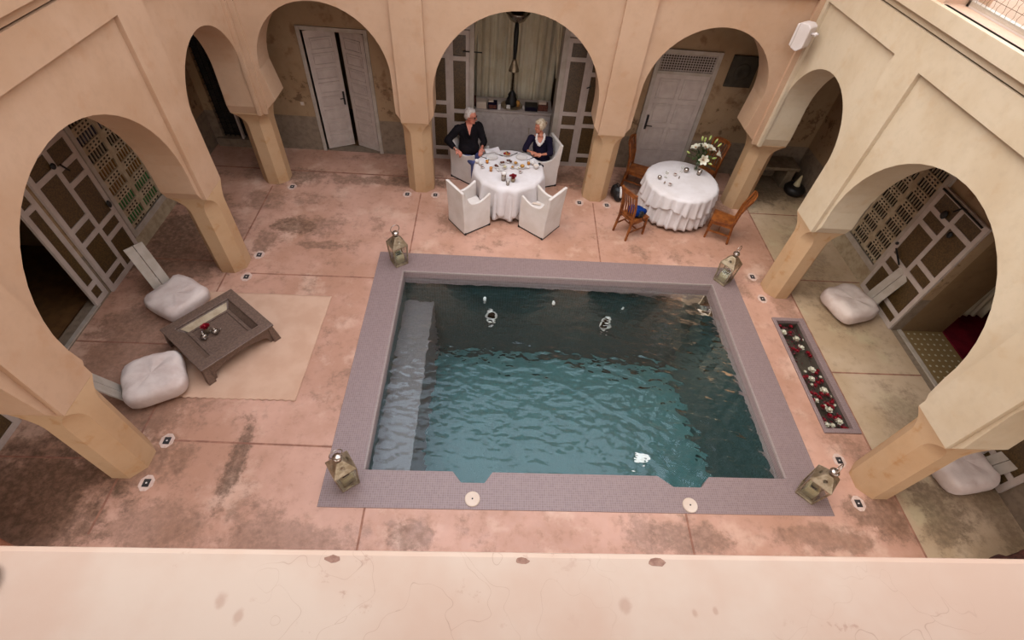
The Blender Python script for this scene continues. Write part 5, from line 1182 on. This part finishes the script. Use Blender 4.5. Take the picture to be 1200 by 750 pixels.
for k in ('R', 'L'): cap(b, Jm['hp' + k], Jm['kn' + k], .098 * s, .072 * s, 14); cap(b, Jm['kn' + k], Jm['an' + k], .072 * s, .052 * s, 14)
b.ball(Jm['pelvis'], (.19, .17, .12), 14); me = remesh(b.mesh('tmp', True), .012, 3); link('trousers', me, 'jeans', man)
for k in ('R', 'L'):
    b = MB(); a = Vector(Jm['an' + k]); t_ = Vector(Jm['toe' + k]) * 1.15; b.ball(a + Vector((0, 0, -.05)), (.05, .05, .05)); cap(b, a + Vector((0, 0, -.075)), a + Vector((t_.x, t_.y, -.08)), .044, .038); link('shoe', remesh(b.mesh('tmp', True), .01, 2), 'black', man)
b = MB(); b.ball((-.032, 0, .052), (.094, .084, .094), 18, T); b.ball((-.068, 0, .0), (.05, .076, .075), 16, T); b.ball((.0, .0, .102), (.07, .06, .042), 14, T)
for sg in (-1, 1): b.ball((-.025, sg * .074, .02), (.04, .014, .05), 12, T)
me = remesh(b.mesh('tmp', True), .007, 2)
for v in me.vertices: v.co += v.normal * .004 * noise.noise(v.co * 60)
link('hair', me, 'greyhair', man)
gl_ = MB()
for sg in (-1, 1): gl_.ball((.093, sg * .034, .008), (.009, .027, .02), 12, T); gl_.tube([T @ Vector(q) for q in ((.088, sg * .062, .014), (.04, sg * .086, .014), (-.015, sg * .09, .008))], .004, 6)
gl_.tube([T @ Vector(q) for q in ((.1, -.015, .014), (.104, 0, .016), (.1, .015, .014))], .004, 6); gl_.build('sunglasses', 'darkglass', man, True)
w = Vector(Jm['wrR']); e = Vector(Jm['elR']); c = e.lerp(w, .9); dd = (w - e).normalized(); q = dd.to_track_quat('Z', 'Y').to_matrix().to_4x4(); MB().lathe([(.034, -.014), (.038, -.012), (.038, .012), (.034, .014)], 18, Matrix.Translation(c) @ q).build('wristwatch', 'silver', man, True)
# --- the woman
s = 1.03
Jw = dict(head=(1.07, 10.40, 1.315), face=(-.80, -.55, -.12), neck=(1.105, 10.41, 1.14), chest=(1.12, 10.37, .93), pelvis=(1.20, 10.32, .58),
    shR=(.90, 10.36, 1.05), elR=(.775, 10.24, .835), wrR=(.90, 10.07, .875), haR=(.98, 10.03, .87), pnR=(0, .2, -1), curlR=.4,
    shL=(1.32, 10.33, 1.05), elL=(1.35, 10.08, .86), wrL=(1.15, 9.98, .875), haL=(1.03, 9.98, .87), pnL=(0, .2, -1), curlL=.4,
    hpR=(1.10, 10.30, .56), knR=(.93, 10.14, .58), anR=(.95, 10.16, .1), toeR=(-.05, -.1, -.06), hpL=(1.27, 10.22, .56), knL=(1.13, 9.96, .58), anL=(1.14, 9.98, .1), toeL=(-.05, -.1, -.06))
wom, T = person('person', 'seated person with pinned up blonde hair in a dark navy top with white ruffle', Jw, 'skin2', s, None, dict(R=-1, L=1), .045)
b = MB()
cap(b, Jw['pelvis'], (1.13, 10.36, .86), .18 * s, .17 * s, 16); cap(b, (1.13, 10.36, .86), (1.115, 10.37, .97), .17 * s, .158 * s, 16); b.ball((1.05, 10.30, .96), (.075, .07, .075), 12); b.ball((1.16, 10.27, .96), (.075, .07, .075), 12)
for k in ('R', 'L'):
    cap(b, Vector((1.11, 10.40, 1.065)), Jw['sh' + k], .055 * s, .06 * s, 14); cap(b, Jw['sh' + k], Jw['el' + k], .075 * s, .062 * s, 14); e = Vector(Jw['el' + k]); w = Vector(Jw['wr' + k]); cap(b, e, e.lerp(w, .3), .062 * s, .056 * s, 14)
me = remesh(b.mesh('tmp', True), .011, 4)
for v in me.vertices: v.co += v.normal * (.008 * noise.noise(v.co * 13) + .004 * noise.noise(v.co * 30))
link('navy_top', me, 'navy', wom)
b = MB(); b.add([(1.03, 10.27, 1.12), (1.165, 10.26, 1.12), (1.09, 10.175, .985), (1.03, 10.36, 1.12), (1.165, 10.35, 1.12), (1.09, 10.26, .985)], [(0, 1, 2), (5, 4, 3), (0, 3, 4, 1), (1, 4, 5, 2), (2, 5, 3, 0)]); b.build('open_neck', 'skin2', wom)
b = MB(); pts = [(1.02, 10.33, 1.15), (1.01, 10.27, 1.10), (1.035, 10.215, 1.035), (1.085, 10.18, .99), (1.135, 10.205, 1.02), (1.185, 10.255, 1.08), (1.195, 10.32, 1.13), (1.18, 10.40, 1.16)]
for i in range(len(pts) - 1):
    for k in range(4):
        p = Vector(pts[i]).lerp(Vector(pts[i + 1]), k / 4); b.ball(p + Vector((.01 * math.sin(i * 7 + k * 3), -.004, .008 * math.cos(i * 5 + k * 2))), (.030, .016, .030), 8)
link('ruffle_collar', remesh(b.mesh('tmp', True), .006, 3), 'china', wom)
b = MB()
for k in ('R', 'L'): cap(b, Jw['hp' + k], Jw['kn' + k], .09 * s, .066 * s, 14); cap(b, Jw['kn' + k], Jw['an' + k], .064 * s, .045 * s, 14)
b.ball(Jw['pelvis'], (.175, .16, .11), 14); link('trousers', remesh(b.mesh('tmp', True), .012, 3), 'navy', wom)
for k in ('R', 'L'):
    b = MB(); a = Vector(Jw['an' + k]); t_ = Vector(Jw['toe' + k]) * 1.1; cap(b, a + Vector((0, 0, -.062)), a + Vector((t_.x, t_.y, -.065)), .036, .03); link('shoe', remesh(b.mesh('tmp', True), .009, 2), 'black', wom)
b = MB(); b.ball((-.028, 0, .05), (.100, .090, .098), 18, T); b.ball((-.075, 0, .0), (.05, .074, .075), 16, T); b.ball((.03, .0, .105), (.062, .062, .038), 14, T); b.ball((-.125, .0, .02), (.045, .05, .045), 12, T)
for sg in (-1, 1): b.ball((.0, sg * .076, .012), (.052, .018, .058), 12, T)
me = remesh(b.mesh('tmp', True), .007, 2)
for v in me.vertices: v.co += v.normal * .005 * noise.noise(v.co * 45)
link('hair', me, 'blond', wom)
b = MB(); b.ball((-.112, .03, .045), (.022, .03, .022), 10, T); b.ball((-.112, -.01, .06), (.02, .022, .02), 10, T); b.build('hair_tie', 'darkred', wom, True)

# ------------------------------------------------------------------ light
w = bpy.data.worlds.new('world'); SC.world = w; w.use_nodes = True; nt = w.node_tree; nt.nodes.clear()
o = nt.nodes.new('ShaderNodeOutputWorld'); bg = nt.nodes.new('ShaderNodeBackground'); tc = nt.nodes.new('ShaderNodeTexCoord'); sp_ = nt.nodes.new('ShaderNodeSeparateXYZ'); nt.links.new(tc.outputs['Generated'], sp_.inputs[0])
mr = nt.nodes.new('ShaderNodeMapRange'); mr.inputs[1].default_value = .0; mr.inputs[2].default_value = 1.; nt.links.new(sp_.outputs[2], mr.inputs[0])
mx = nt.nodes.new('ShaderNodeMix'); mx.data_type = 'RGBA'; nt.links.new(mr.outputs[0], mx.inputs[0]); mx.inputs[6].default_value = (1.0, .95, .88, 1); mx.inputs[7].default_value = (2.3, 2.5, 2.9, 1)
nt.links.new(mx.outputs[2], bg.inputs[0]); bg.inputs[1].default_value = WORLD; nt.links.new(bg.outputs[0], o.inputs[0])
sl = bpy.data.lights.new('sun', 'SUN'); so = bpy.data.objects.new('sun', sl); COL.objects.link(so); sl.energy = SUN; sl.angle = R(50); sl.color = (1, .96, .84)
so.rotation_euler = Vector((.62, .10, -.80)).to_track_quat('-Z', 'Y').to_euler()
SC.view_settings.view_transform = 'Standard'; SC.view_settings.look = 'None'; SC.view_settings.gamma = 1; SC.view_settings.use_curve_mapping = False; SC.view_settings.exposure = EXPO

# ------------------------------------------------------------------ scale to real size
done = set()
for o in bpy.data.objects:
    if o.type == 'CAMERA': o.matrix_world = Matrix.Translation(o.matrix_world.translation * K) @ o.matrix_world.to_3x3().to_4x4(); continue
    o.location = o.location * K
    if o.type == 'MESH' and o.data not in done: done.add(o.data); o.data.transform(Matrix.Scale(K, 4))
